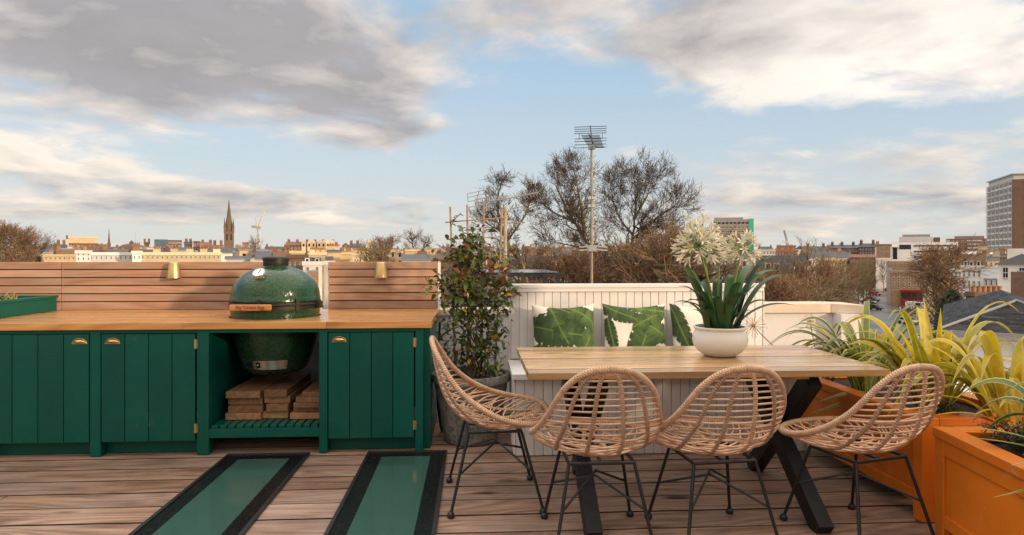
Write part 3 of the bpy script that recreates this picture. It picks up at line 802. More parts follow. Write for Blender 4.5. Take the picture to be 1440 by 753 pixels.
cushion(1.19, 'palm leaf print cushion in the middle of the three on the white bench', 2, [(-.05, 1.0, -.35, .75, .2, .85), (.45, -.12, 1.35, 1.3, .27, .95), (.0, -.1, .35, .55, .2, .7), (1.05, .35, 2.6, .75, .2, 1.15), (1.05, .9, -2.6, .7, .16, 1.2), (.35, 1.05, -.25, .7, .12, 1.3), (.05, .75, -1.3, .7, .11, .75)], .2, -.05)
cushion(1.70, 'palm leaf print cushion partly hidden behind the white flower pot', 3, [(.42, -.12, 1.3, 1.3, .3, .85), (-.04, 1.1, -1.2, 1.2, .16, .7), (.8, .0, .9, .8, .25, 1), (.95, 1.0, -1.9, .8, .2, 1.1)], .2, .04)

# ---------------------------------------------------------------- dining table
tx0, tx1, ty0, ty1 = .272, 2.132, 3.27, 4.195
t = thing('dining_table', 'long wooden dining table with boarded top and crossed black steel legs', 'table', ((tx0 + tx1) / 2, (ty0 + ty1) / 2, 0)); o = t.location
mb = MB(); n = 8; w = (ty1 - ty0) / n
for i in range(n):
    j = R.uniform(-.0006, .0006)
    mb.box(tx0, tx1, ty0 + i * w + .003, ty0 + (i + 1) * w - .003, .725, .760 + j); mb.mi[-6:] = [0, 0, 0 if i == 0 else 1, 0, 0 if i == n - 1 else 1, 0]
mb.build('tabletop', [M_table, M_grime_shade], t, o, bevel=.002)
for X in (.57, 1.69):
    mb = MB(); mb.box(X - .045, X + .045, ty0 + .06, ty1 - .06, .703, .7245); mb.build('batten', M_table, t, o)
    lg = MB(); bw = .075
    lg.bar((X - .001, 4.03, .70), (X - .001, 3.10, .006), bw, .095, up=(0, 0, 1)); f1 = lg.build('leg', M_beam, t, o, bevel=.002)
    lg = MB(); lg.bar((X + .0785, 3.36, .70), (X + .0785, 4.09, .006), bw, .095, up=(0, 0, 1)); lg.build('leg', M_beam, t, o, bevel=.002)

# ---------------------------------------------------------------- rattan chairs
RIM = [(0, -.345, .86), (.068, -.343, .853), (.128, -.332, .83), (.184, -.303, .778), (.222, -.262, .71), (.252, -.2, .635), (.28, -.11, .563), (.3, -.01, .512), (.302, .08, .485), (.284, .165, .472), (.235, .235, .470), (.16, .275, .474), (.08, .29, .477), (0, .293, .478)]
SPN = [(-.345, .86), (-.337, .80), (-.322, .72), (-.298, .62), (-.258, .53), (-.19, .455), (-.10, .418), (.0, .408), (.1, .415), (.2, .44), (.265, .467), (.293, .478)]
rimc = spline(RIM, 10); spnc = spline([(0, a, b) for a, b in SPN], 10)
def at_z(c, z):
    for a, b in zip(c[:-1], c[1:]):
        if a.z >= z >= b.z: return a.lerp(b, (a.z - z) / max(1e-6, a.z - b.z))
    return c[-1]
def tail(c, z):
    i = next(i for i, p in enumerate(c) if p.z < z)
    return [at_z(c, z)] + c[i:]
def param(c, t):
    L = [0]
    for a, b in zip(c[:-1], c[1:]): L.append(L[-1] + (b - a).length)
    s_ = t * L[-1]
    for i in range(len(c) - 1):
        if L[i + 1] >= s_: return c[i].lerp(c[i + 1], (s_ - L[i]) / max(1e-9, L[i + 1] - L[i]))
    return c[-1].copy()
ZS = .515; rt, stl = tail(rimc, ZS), tail(spnc, ZS)
def shell(p, t, lift=0):
    """p 0..1 from the back top to the seat front, t -1..1 from left to right rim"""
    if p < .5:
        z = lerp(.86, ZS, p / .5); r = at_z(rimc, z); s_ = at_z(spnc, z)
    else:
        q = (p - .5) / .5; r = param(rt, q); s_ = param(stl, q)
    a = t * pi / 2; k_ = (1 - cos(a)) ** .9
    return Vector((r.x * sin(a), lerp(s_.y, r.y, k_), lerp(s_.z, r.z, k_) + lift))
def chair(label, loc, rz, group):
    t = thing('rattan_chair', label, 'chair', loc, rz, group)
    full = rimc + [Vector((-p.x, p.y, p.z)) for p in rimc[-2:0:-1]]
    mb = MB(); mb.tube(full, .0145, 10, True); mb.build('rim', M_ratw, t, smooth=180)
    for a in (-.5, -.17, .17, .5):
        mb = MB(); pts = [shell(p / 40, a * (1 - .10 * (p / 40))) for p in range(1, 40)]
        mb.tube(pts, .0095, 8); mb.tube([p + Vector((.006, .004, 0)) for p in pts], .0055, 6)
        mb.build('rib', M_ratw, t, smooth=180)
    mb = MB()
    def strand(f, rad=.0045):
        mb.tube([f(i / 22 * 2 - 1) for i in range(23)], rad, 6, cap=False)
    for i in range(11): strand(lambda q, i=i: shell(.035 + i * .0405, q))
    for i in range(14):
        b0 = .485 + i * .036
        strand(lambda q, b0=b0, i=i: shell(min(.995, b0 + .007 * sin(q * 9 + i * 1.9)), q, .003 * sin(q * 12 + i * pi)))
    for i in range(7):
        b0 = .47 + i * .032
        strand(lambda q, b0=b0, i=i: shell(min(.99, max(.4, b0 + .05 * sin(q * 3.1 + i * 2.4))), q, .004 * cos(q * 11 + i)), .004)
    mb.build('woven_strands', M_rat, t, smooth=180)
    mb = MB(); zf = .398; a_ = .15
    ring = [(-a_, -.15, zf), (a_, -.15, zf), (a_, .13, zf), (-a_, .13, zf)]
    for i in range(4): mb.tube([ring[i], ring[(i + 1) % 4]], .0085, 8)
    mb.tube([(0, -.15, zf), (0, .13, zf)], .008, 8)
    mb.build('seat_frame', M_blackmetal, t, smooth=60)
    tops = [(-a_, -.15), (a_, -.15), (a_, .13), (-a_, .13)]; feet = [(-.225, -.245), (.225, -.245), (.222, .235), (-.222, .235)]
    for (ax, ay), (fx, fy) in zip(tops, feet):
        mb = MB(); mb.tube([(ax, ay, zf), (fx, fy, .016)], .0082, 8); l = mb.build('leg', M_blackmetal, t, smooth=60)
        mb = MB(); mb.lathe([(.001, .001), (.017, .001), (.02, .008), (.018, .02), (.011, .03), (.001, .031)], 14, (fx, fy, 0)); mb.build('foot', M_blackmetal, l, smooth=60)
    for s_ in (1, -1):
        mb = MB()
        P = lambda i, z: Vector((lerp(feet[i][0], tops[i][0], z / zf), lerp(feet[i][1], tops[i][1], z / zf), z))
        a0, a1 = (0, 2) if s_ == 1 else (1, 3)
        mb.tube([P(a0, .2), Vector((0, .0, .305 + .012 * s_)), P(a1, .2)], .006, 8); mb.build('brace', M_blackmetal, t, smooth=60)
    return t
GR = 'rattan chairs around the dining table'
c1 = chair('tan rattan chair at the left table end, seen from its side beside the stone pot', (.115, 3.68, 0), -pi / 2 + .05, GR)
def again(label, loc, rz):
    c = copy_tree(c1); c['label'] = label; c.location = loc; c.rotation_euler = (0, 0, rz); c.scale = (1, 1, 1); return c
again('tan rattan chair seen from behind between the side facing chair and the middle one', (.583, 3.135, 0), .0)
again('tan rattan chair seen from behind, directly in front of the white flower pot', (1.135, 3.12, 0), .1)
again('tan rattan chair turned slightly left, nearest the orange planters', (1.85, 3.11, 0), .27)
c1.scale = (1.18, 1, 1.03)

# ---------------------------------------------------------------- flowering plant in white bowl on the table
fx, fy = 1.434, 3.78
t = thing('potted_agapanthus', 'white flowering strap leaved plant in a round white ceramic bowl on the table', 'potted plant', (fx, fy, .762)); o = t.location
mb = MB(); mb.lathe([(.001, .762), (.088, .762), (.095, .768), (.128, .79), (.152, .825), (.158, .855), (.152, .885), (.141, .905), (.14, .912), (.147, .918), (.152, .925), (.149, .932), (.141, .932), (.136, .915), (.135, .89)], 64, (fx, fy, 0))
mb.build('bowl', M_cer, t, o, smooth=50)
mb = MB(); mb.lathe([(.001, .912), (.06, .908), (.1365, .898)], 32, (fx, fy, 0)); mb.build('soil', M_soil, t, o, smooth=180)
mb = MB()
tips = [(947, 374, 3.7, .045), (957, 391, 3.55, .04), (952, 404, 3.85, .03), (960, 380, 4.0, .04), (948, 426, 3.8, .036), (966, 424, 3.6, .036), (980, 398, 4.0, .04), (1112, 388, 3.8, .046), (1094, 362, 3.75, .046), (1066, 372, 4.05, .04), (1120, 430, 3.7, .036), (1096, 381, 4.0, .044), (1045, 400, 3.55, .044), (1052, 415, 3.5, .04), (1010, 395, 4.0, .042), (985, 440, 3.55, .04), (1082, 425, 3.6, .04), (1030, 388, 3.95, .04), (1002, 420, 3.5, .038), (969, 410, 3.5, .036)]
for i, (px, py, Y, w) in enumerate(tips):
    tp = W(px, py, Y=Y); dx = tp.x - fx; dy = tp.y - fy
    b0 = Vector((fx + max(-.1, min(.1, dx * .28)) + R.uniform(-.02, .02), fy + max(-.09, min(.09, dy * .3)) + R.uniform(-.03, .03), .905))
    ct = Vector((lerp(b0.x, tp.x, .38), lerp(b0.y, tp.y, .38), max(b0.z + (tp.z - b0.z) * .95 + .05, b0.z + .13)))
    strap(mb, b0, tp, ct, w * 1.35, 14, .35, taper=.62)
for i in range(12):
    a = R.uniform(0, 2 * pi); L = R.uniform(.12, .26); b0 = Vector((fx + cos(a) * .06, fy + sin(a) * .06, .905))
    strap(mb, b0, b0 + Vector((cos(a) * L * .7, sin(a) * L * .7, L * R.uniform(.5, 1.2))), b0 + Vector((cos(a) * L * .15, sin(a) * L * .15, L * .8)), .036, 10, .35)
mb.build('leaves', M_agap, t, o, smooth=180)
def flower_head(cx, cy, cz, r, n, bx, by):
    s_ = MB(); s_.tube(bez((bx, by, .9), (lerp(bx, cx, .3), lerp(by, cy, .3), 1.15), (cx, cy, cz - r * .15), 14), [.0085 - .0025 * i / 14 for i in range(15)], 8); st = s_.build('flower_stem', M_stalk, t, o, smooth=180)
    c = Vector((cx, cy, cz - r * .12)); pd = MB(); pt = MB()
    for i in range(n):
        z = 1 - 1.55 * (i + .5) / n; a = i * 2.39996; q = sqrt(max(0, 1 - z * z))
        d = Vector((q * cos(a), q * sin(a), z)).normalized(); d = (d + Vector((R.uniform(-.15, .15), R.uniform(-.15, .15), R.uniform(-.15, .1)))).normalized()
        L = r * R.uniform(.5, .8); e = c + d * L + Vector((0, 0, -.006))
        pd.tube([c, c + d * L * .6, e], .0022, 4, cap=False)
        fl = r * R.uniform(.36, .52); ax = d; sx = ax.orthogonal().normalized(); sy = ax.cross(sx); rr = R.random()
        bud = R.random() < .12
        for k_ in range(6):
            aa = k_ * pi / 3 + i; o_ = sx * cos(aa) + sy * sin(aa); w_ = ax.cross(o_)
            op = .16 if bud else R.uniform(.45, .8)
            p0 = e + o_ * .002; p1 = e + ax * fl * .45 + o_ * fl * .16; p2 = e + ax * fl * .8 + o_ * fl * op * .6; p3 = e + ax * fl * (.95 if not bud else 1) + o_ * fl * op
            w1, w2 = fl * .08, fl * .10
            pt.add([p0, p1 - w_ * w1, p1 + w_ * w1, p2 - w_ * w2, p2 + w_ * w2, p3], [(0, 1, 2), (1, 3, 4, 2), (3, 5, 4)], 0, None, rr)
    h = pt.build('flower_head', M_petal, t, o, smooth=180); pd.build('flower_stalks', M_stalk, h, o, smooth=180)
for (px, py, Y, r, n, bx, by) in ((982, 342, 3.70, .13, 34, fx - .02, fy - .02), (1011, 353, 3.92, .105, 26, fx + .0, fy + .03), (1044, 348, 3.78, .11, 30, fx + .04, fy), (986, 324, 3.85, .105, 26, fx - .03, fy + .03)):
    p = W(px, py, Y=Y); flower_head(p.x, p.y, p.z, r, n, bx, by)

# ---------------------------------------------------------------- climbing shrub in stone pot
qx, qy = -.018, 4.83
t = thing('potted_climber', 'bushy climbing shrub with green, red and yellow leaves in a weathered grey stone pot', 'potted shrub', (qx, qy, 0)); o = t.location
mb = MB(); mb.lathe([(.001, .004), (.185, .004), (.195, .012), (.262, .40), (.268, .43), (.284, .436), (.288, .478), (.283, .49), (.258, .49), (.252, .44), (.25, .40)], 56, (qx, qy, 0)); mb.build('stone_pot', M_stone, t, o, smooth=40)
mb = MB(); mb.lathe([(.001, .45), (.15, .445), (.254, .43)], 24, (qx, qy, 0)); mb.build('soil', M_soil, t, o, smooth=180)
mb = MB(); stems = []
for i in range(11):
    a = R.uniform(0, 2 * pi); p = Vector((qx + .1 * cos(a), qy + .08 * sin(a), .44)); pts = [p.copy()]
    topz = R.uniform(1.05, 1.5); dx = R.uniform(-.2, .2)
    for s_ in range(14):
        f = (s_ + 1) / 14
        pts.append(Vector((p.x + dx * f + R.uniform(-.025, .025), p.y + R.uniform(-.02, .02) + .02 * f, lerp(.44, topz, f))))
    pts = spline(pts, 2); stems.append(pts); mb.tube(pts, [.006 - .004 * j / len(pts) for j in range(len(pts))], 6)
mb.build('stems', M_twig, t, o, smooth=180)
def leaf(mb, p, d, L, w, r=None, droop=.25):
    d = d.normalized(); sd_ = d.cross(Vector((0, 0, 1)))
    if sd_.length < .05: sd_ = Vector((1, 0, 0))
    sd_.normalize(); sd_ = Matrix.Rotation(R.uniform(-.9, .9), 3, d) @ sd_; up = sd_.cross(d)
    a = p; m1 = p + d * L * .35 + up * L * .05; m2 = p + d * L * .7 - Vector((0, 0, droop * L * .3)); e = p + d * L - Vector((0, 0, droop * L))
    mb.add([a, m1 - sd_ * w * .5 + up * w * .16, m1, m1 + sd_ * w * .5 + up * w * .16, m2 - sd_ * w * .4 + up * w * .14, m2, m2 + sd_ * w * .4 + up * w * .14, e],
           [(0, 2, 1), (0, 3, 2), (1, 2, 5, 4), (2, 3, 6, 5), (4, 5, 7), (5, 6, 7)], 0, None, r)
mb = MB()
def dens(x, z):
    # outline of the crown: half width against height
    hw = [(.5, .16), (.62, .19), (.75, .20), (.9, .23), (1.05, .275), (1.2, .27), (1.3, .2), (1.4, .12), (1.5, .04)]
    for (a, b), (c, d) in zip(hw[:-1], hw[1:]):
        if a <= z <= c: return lerp(b, d, (z - a) / (c - a))
    return 0
nl = 0
clumps = []
while len(clumps) < 122:
    z = R.uniform(.5, 1.53); h_ = dens(0, z); x = R.uniform(-h_, h_)
    if h_ and R.random() < (.5 if z < .9 else 1): clumps.append(Vector((qx + .012 + x, qy + R.uniform(-.14, .10), z)))
for c in clumps:
    warm = (c.x - qx) > .05
    for i in range(R.randint(8, 15)):
        p = c + Vector((R.gauss(0, .04), R.gauss(0, .035), R.gauss(0, .045)))
        d = Vector((R.uniform(-1, 1), R.uniform(-1, .6), R.uniform(-.5, .7)))
        L = R.uniform(.04, .08); rr = R.random() * .7
        if R.random() < (.16 if c.z > 1.2 else .03): rr = R.uniform(.72, .88)
        if c.z < .85 and R.random() < .16 or R.random() < .03: rr = R.uniform(.93, 1)
        if c.x - qx > .17 and 1.1 < c.z < 1.3 and R.random() < .4: rr = .86
        leaf(mb, p, d, L, L * .48, rr)
for i in range(14):
    c = Vector((qx + R.uniform(-.3, .3), qy + R.uniform(-.1, .1), R.uniform(.55, 1.5)))
    for j in range(5): leaf(mb, c + Vector((R.gauss(0, .02), 0, R.gauss(0, .03))), Vector((R.uniform(-1, 1), R.uniform(-1, 1), R.uniform(-.3, .8))), .05, .024, R.random() * .8)
mb.build('leaves', M_climb, t, o, smooth=180)
# trellis of canes behind it
t = thing('cane_trellis', 'brown cane trellis standing in the stone pot behind the climbing shrub', 'trellis', (qx, 4.97, .43)); o = t.location
for px, py in ((633, 291), (657, 288), (680.5, 286), (706, 294)):
    p = W(px, py, Y=4.99); b0 = Vector((qx + (p.x - qx) * .75, 4.93, .44)); mb = MB(); mb.tube([b0, b0.lerp(p, .5) + Vector((.004, 0, 0)), p], .0075, 8); mb.build('cane', M_bamboo, t, o, smooth=180)
for (pa, pb) in (((626, 313), (712, 306)), ((628, 337), (712, 333)), ((632, 390), (712, 388))):
    a = W(*pa, Y=4.975); b = W(*pb, Y=4.975); mb = MB(); mb.tube([a, b], .0045, 6); mb.build('crossbar', M_bamboo, t, o, smooth=180)
# young shoot on the trellis top
mb = MB(); c = W(634, 318, Y=4.96); e = W(648, 300, Y=4.96); mb.tube([c, c.lerp(e, .5) + Vector((0, 0, .01)), e], .003, 5)
for i in range(9):
    p = c.lerp(e, R.uniform(.1, 1)); leaf(mb, p, Vector((R.uniform(-1, 1), R.uniform(-.4, .4), R.uniform(-.2, 1))), .035, .018, R.choice([.2, .3, .8]))
sh = mb.build('shoot', M_climb, bpy.data.objects['potted_climber'], bpy.data.objects['potted_climber'].location)
# black cable hanging down beside the cabinet
mb = MB(); mb.tube(spline([(-.262, 5.2, .82), (-.268, 5.16, .72), (-.275, 5.02, .55), (-.27, 4.94, .35), (-.255, 4.9, .17), (-.24, 5.05, .012), (-.24, 5.4, .012)], 8), .009, 8)
tag(mb.build('cable', M_black, None, (-.262, 5.2, 0), smooth=180), 'thin black cable hanging between the green cabinet and the stone pot', 'cable')

# ---------------------------------------------------------------- orange planters and their plants
def planter(x0, x1, y0, y1, ztop, rz, label, pivot):
    t = thing('orange_planter', label, 'planter', (pivot[0], pivot[1], 0), rz); o = Vector((pivot[0], pivot[1], 0))
    th = .03; z0 = .09; mb = MB()
    pst = .07
    for (a, b) in ((x0, y0), (x1 - pst, y0), (x0, y1 - pst), (x1 - pst, y1 - pst)): mb = MB(); mb.box(a, a + pst, b, b + pst, .004, ztop - .045); mb.build('corner_post', M_orange, t, o, bevel=.004)
    
    mb = MB()
    for (a, b, c, d) in ((x0 + .012, x0 + .035, y0 + pst + .001, y1 - pst - .001), (x1 - .035, x1 - .012, y0 + pst + .001, y1 - pst - .001), (x0 + pst + .001, x1 - pst - .001, y0 + .012, y0 + .035), (x0 + pst + .001, x1 - pst - .001, y1 - .035, y1 - .012)):
        mb.box(a, b, c, d, z0, ztop - .046)
    for zz in ((z0 + .001, z0 + .06), (ztop - .115, ztop - .047)):
        mb.box(x0 + .002, x0 + .0115, y0 + pst + .001, y1 - pst - .001, *zz); mb.box(x0 + pst + .001, x1 - pst - .001, y0 + .002, y0 + .0115, *zz)
    mb.build('panels', M_orange, t, o, bevel=.002)
    mb = MB(); w = .085
    mb.box(x0 - .008, x0 + w, y0 - .008, y1 + .008, ztop - .044, ztop); mb.box(x1 - w, x1 + .008, y0 - .008, y1 + .008, ztop - .044, ztop)
    mb.box(x0 + w + .001, x1 - w - .001, y0 - .008, y0 + w, ztop - .044, ztop - .0005); mb.box(x0 + w + .001, x1 - w - .001, y1 - w, y1 + .008, ztop - .044, ztop - .0005)
    mb.build('top_rim', M_orange, t, o, bevel=.004)
    mb = MB(); mb.box(x0 + .036, x1 - .036, y0 + .036, y1 - .036, z0 + .02, ztop - .05); mb.build('soil', M_soil, t, o)
planter(2.245, 2.93, 3.19, 4.55, .53, radians(1), 'orange painted wooden planter with yellow striped leaves behind the right chair', (2.245, 3.19))
planter(2.165, 2.95, 1.95, 2.99, .54, radians(-8), 'orange painted wooden planter nearest the viewer in the lower right corner', (2.165, 2.99))

XMIN = 2.05
def clump(label, base, n, mat, L, spread, w, leaves=(), droop=.5, seed=0, up=1.0, name='striped_flax'):
    t = thing(name, label, 'plant', base, group='striped strap leaved plants in the orange planters'); mb = MB(); rr = random.Random(seed); b = Vector(base)
    for (px, py, Y, wd, r, bo) in leaves:
        tp = W(px, py, Y=Y); b0 = b + Vector((bo[0], bo[1], 0)); d = tp - b0
        ct = b0 + Vector((d.x * .3, d.y * .3, d.z * bo[2]))
        strap(mb, b0, tp, ct, wd, 14, .3, r, roll=bo[3] if len(bo) > 3 else 0, taper=.5)
    for i in range(n):
        a = i * 2.4 + rr.uniform(-.3, .3); l = L * rr.uniform(.6, 1.15); lean = rr.uniform(.3, 1.05) * spread
        b0 = b + Vector((cos(a) * .07, sin(a) * .07, 0)); ho = l * (.35 + .6 * lean); z = l * (1.0 - lean * (.55 + droop * .75))
        tip = b0 + Vector((cos(a) * ho, sin(a) * ho, max(z, -.3)))
        ct = b0 + Vector((cos(a) * ho * .42, sin(a) * ho * .42, l * (1.05 - .25 * lean)))
        if tip.y < b.y - .30 or tip.x < XMIN and tip.z < b.z + .1: continue
        strap(mb, b0, tip, ct, w * rr.uniform(.55, 1.15), 14, .3, rr.random(), roll=rr.uniform(-.6, .6), taper=.45)
    mb.build('leaves', mat, t, base, smooth=180); return t
clump('large upright yellow striped flax clump in the rear orange planter', (2.52, 3.5, .48), 52, M_phor, .7, .85, .056,
      [(1299.5, 423, 3.5, .062, .95, (.0, 0, .5)), (1323, 433, 3.45, .04, .5, (.03, 0, .5)), (1338, 470, 3.4, .055, .8, (.06, 0, 1.1)), (1228, 462, 3.6, .06, .3, (-.06, 0, .9)), (1216, 478, 3.5, .05, .75, (-.06, 0, 1.1)), (1252, 458, 3.55, .05, .6, (-.04, .02, .9)), (1356, 505, 3.4, .04, .9, (.06, 0, 1.0)), (1285, 470, 3.3, .05, .25, (0, -.04, .6)), (1312, 490, 3.3, .06, .5, (0, -.05, .8)), (1274, 455, 3.6, .04, .55, (-.02, 0, .7))], .6, 3)
clump('arching green and cream striped clump leaning over the table corner', (2.48, 4.05, .48), 46, M_aste, .64, .95, .05,
      [(1107, 461, 4.1, .045, .9, (-.04, 0, 1.1)), (1122, 448, 4.2, .035, .8, (-.04, 0, 1.0)), (1131, 459, 4.15, .05, .85, (-.05, 0, 1.1)), (1181, 503, 3.75, .06, .5, (-.05, -.05, 1.2)), (1185, 497, 3.7, .05, .7, (-.05, -.05, 1.2)), (1160, 470, 4.2, .03, .9, (0, 0, .9)), (1206, 448, 4.2, .035, .6, (0, 0, .8)), (1188, 452, 4.3, .03, .4, (0, 0, .8)), (1176, 480, 4.0, .04, .3, (0, 0, 1.1)), (1150, 566, 3.6, .05, .6, (0, -.05, 1.2)), (1137, 582, 3.7, .045, .5, (0, 0, 1.2))], .6, 5)
clump('bright yellow flax clump with long leaf reaching to the right edge of the picture', (2.72, 3.22, .48), 56, M_phor, .66, .85, .05,
      [(1436, 474, 3.05, .055, .97, (.04, 0, .75)), (1437, 510, 3.0, .045, .8, (.04, 0, .9)), (1433, 523, 3.05, .035, .6, (.05, 0, .9)), (1420, 540, 2.85, .04, .95, (.03, -.03, 1.2)), (1368, 585, 2.95, .03, .9, (-.02, -.05, 1.3)), (1343, 560, 3.0, .035, 1, (-.05, -.03, 1.3)), (1310, 585, 3.1, .03, .9, (-.06, -.03, 1.3)), (1290, 560, 3.15, .04, .7, (-.08, 0, 1.2)), (1405, 575, 2.8, .03, .9, (0, -.06, 1.3))], .75, 8)
clump('drooping striped leaves hanging over the rim of the near orange planter', (2.47, 2.52, .50), 22, M_aste, .5, .9, .04,
      [(1396, 700, 2.33, .022, .6, (-.06, -.03, 1.0)), (1421, 655, 2.35, .045, .75, (-.05, -.05, 1.0)), (1355, 615, 2.7, .03, .9, (-.05, 0, 1.0)), (1340, 600, 2.75, .028, .95, (-.05, 0, 1.2)), (1438, 640, 2.3, .05, .35, (0, -.05, .9)), (1380, 560, 2.7, .025, .95, (0, 0, 1.1))], .7, 11)
def shrub(label, base, n, w, h, name='heather_shrub'):
    t = thing(name, label, 'shrub', base); mb = MB(); lf = MB(); b = Vector(base)
    for i in range(n):
        a = R.uniform(0, 2 * pi); q = R.random() ** .5
        e = b + Vector((cos(a) * w * q, sin(a) * w * q, h * R.uniform(.45, 1) * (1 - .4 * q)))
        pts = bez(b + Vector((cos(a) * .03, sin(a) * .03, 0)), b.lerp(e, .5) + Vector((0, 0, .04)), e, 6); mb.tube(pts, .0022, 4)
        for j in range(22):
            p = pts[R.randint(2, 6)] + Vector((R.gauss(0, .012), R.gauss(0, .012), R.gauss(0, .014)))
            leaf(lf, p, Vector((R.uniform(-1, 1), R.uniform(-1, 1), R.uniform(0, 1))), .017, .007, None, .1)
    mb.build('stems', M_twig, t, base); lf.build('leaves', M_shrub, t, base)
shrub('dark wispy heather like shrub at the left end of the near orange planter', (2.39, 2.75, .49), 46, .17, .17)
shrub('dark wispy heather like shrub at the picture edge between two striped clumps', (2.62, 2.66, .49), 40, .16, .2)
shrub('low dark green shrub under the flax leaves at the near end of the rear planter', (2.42, 3.34, .48), 34, .13, .12, 'low_shrub')
# dried allium seedheads
def seedhead(px, py, Y, r, base, label, n=46):
    c = W(px, py, Y=Y); t = thing('dried_allium', label, 'dried flower', base); mb = MB()
    mb.tube(bez(base, (lerp(base[0], c.x, .6), base[1], lerp(base[2], c.z, .5)), c, 10), .0028, 5); mb.build('stem', M_twig, t, base)
    mb = MB(); mb.ball(c, r * .12, 6)
    for i in range(n):
        z = 1 - 2 * (i + .5) / n; a = i * 2.39996; q = sqrt(1 - z * z); d = Vector((q * cos(a), q * sin(a), z)) * r * R.uniform(.85, 1.1)
        mb.tube([c, c + d], .0011, 4, cap=False); mb.ball(c + d, .0035, 4)
    mb.build('seed_head', M_dry, t, base)
seedhead(1059, 458, 4.36, .085, (2.36, 4.42, .49), 'spiky dried seedhead ball on a leaning stalk right of the white bowl')
seedhead(1139, 452, 4.5, .055, (2.4, 4.46, .49), 'small pale dried seedhead in front of the warm white parapet', 30)
shrub('small dark leafy sprigs at the far end of the rear orange planter', (2.37, 4.3, .48), 16, .12, .26, 'leafy_sprig')
# ================================================================ the city
ZG = -13.0
def citymat(name, col, var=.12, scale=.35, rough=.85, brick=None, dirt=.25):
    m, nt, b = newmat(name); co = geopos(nt)
    n = noise(nt, co, scale, 6, .65)
    c = mixc(nt, mapr(nt, n, .3, .7), tuple(x * (1 - var) for x in col[:3]) + (1,), tuple(min(1, x * (1 + var)) for x in col[:3]) + (1,))
    a = attr(nt, 'rnd').outputs['Fac']
    c = mixc(nt, 1, c, mapr_col(nt, a, .14), 'MULTIPLY')
    oi = N(nt, 'ShaderNodeObjectInfo').outputs['Random']
    c = mixc(nt, 1, c, mapr_col(nt, oi, .22), 'MULTIPLY')
    if brick:
        br = N(nt, 'ShaderNodeTexNoise'); nt.links.new(mapping(nt, co, (3, 3, 9)), br.inputs['Vector']); br.inputs['Scale'].default_value = 1.2; br.inputs['Detail'].default_value = 5
        c = mixc(nt, mapr(nt, br.outputs[0], .4, .65, 0, .5), c, brick)
    d = mapr(nt, noise(nt, co, .9, 7, .75), .5, .75)
    c = mixc(nt, mth(nt, 'MULTIPLY', d, dirt), c, tuple(x * .45 for x in col[:3]) + (1,))
    nt.links.new(c, b.inputs['Base Color']); b.inputs['Roughness'].default_value = rough; return m
C_cream = citymat('cream_stucco', (.62, .50, .33, 1), .1); C_white = citymat('white_stucco', (.66, .64, .61, 1), .08); C_yellow = citymat('yellow_stucco', (.57, .44, .25, 1))
C_brown = citymat('brown_brick', (.17, .11, .075, 1), .2, .5, .9, (.11, .065, .045, 1)); C_red = citymat('red_brick', (.20, .09, .055, 1), .2, .5, .9, (.15, .06, .04, 1))
C_stock = citymat('stock_brick', (.30, .20, .115, 1), .2, .6, .9, (.16, .10, .06, 1)); C_grey = citymat('grey_concrete', (.42, .39, .36, 1), .1); C_stone = citymat('spire_stone', (.15, .105, .075, 1), .22, .4)
C_slate = citymat('slate', (.062, .063, .07, 1), .25, 1.2, .6); C_lead = citymat('lead_grey', (.20, .205, .215, 1), .15, .6, .6); C_tile = citymat('brown_tile', (.16, .085, .055, 1), .25, 1)
C_orange = citymat('terracotta', (.33, .15, .075, 1), .15, 2); C_glassb = paint('blue_glazing', (.09, .14, .20, 1), .15, .2, .3); C_dark = paint('window_glass', (.022, .025, .03, 1), .1, .4, .5)
C_redp = paint('red_shopfront', (.2, .01, .014, 1), .4, .15, 2); C_greenc = paint('green_cladding', (.06, .42, .25, 1), .5, .1, .2)
C_frame = paint('white_window_frame', (.7, .69, .67, 1), .5, .05, 2); C_pale = citymat('pale_cladding', (.60, .59, .58, 1), .06, .2)

def winmesh(w, h, frame=True, name='window'):
    key = (round(w, 2), round(h, 2), frame)
    if key in WM: return WM[key]
    mb = MB(); mb.box(-w / 2, w / 2, -.06, .1, -h / 2, h / 2, 0)
    if frame:
        f = min(w, h) * .13
        mb.box(-w / 2 - f, w / 2 + f, -.14, .1, h / 2, h / 2 + f, 1); mb.box(-w / 2 - f, w / 2 + f, -.2, .1, -h / 2 - f, -h / 2, 1)
        mb.box(-w / 2 - f, -w / 2, -.14, .1, -h / 2, h / 2, 1); mb.box(w / 2, w / 2 + f, -.14, .1, -h / 2, h / 2, 1)
        mb.box(-w * .04, w * .04, -.1, .1, -h / 2, h / 2, 1); mb.box(-w / 2, w / 2, -.1, .1, -h * .03, h * .03, 1)
    o = mb.build(name, [C_dark, C_frame]); me = o.data; bpy.data.objects.remove(o); WM[key] = me
    return me
WM = {}
def window(parent, x, y, z, w, h, frame=True, rz=0):
    o = bpy.data.objects.new('window', winmesh(w, h, frame)); COL.objects.link(o); o.parent = parent
    o.location = (x, y, z); o.rotation_euler = (0, 0, rz); return o
def chimney(parent, x, y, z, w=1.6, d=.7, h=1.8, pots=4, m=None, o=(0, 0, 0)):
    mb = MB(); mb.box(x - w / 2, x + w / 2, y - d / 2, y + d / 2, z - 1.5, z + h); mb.box(x - w / 2 - .08, x + w / 2 + .08, y - d / 2 - .08, y + d / 2 + .08, z + h + .003, z + h + .2)
    c = mb.build('chimney', m or C_stock, parent, o)
    for i in range(pots):
        mb = MB(); mb.lathe([(.15, 0), (.12, .55), (.15, .62), (.1, .62)], 8, (x - w / 2 + w * (i + .5) / pots, y, z + h + .2)); mb.build('chimney_pot', C_orange, c, o)
    return c
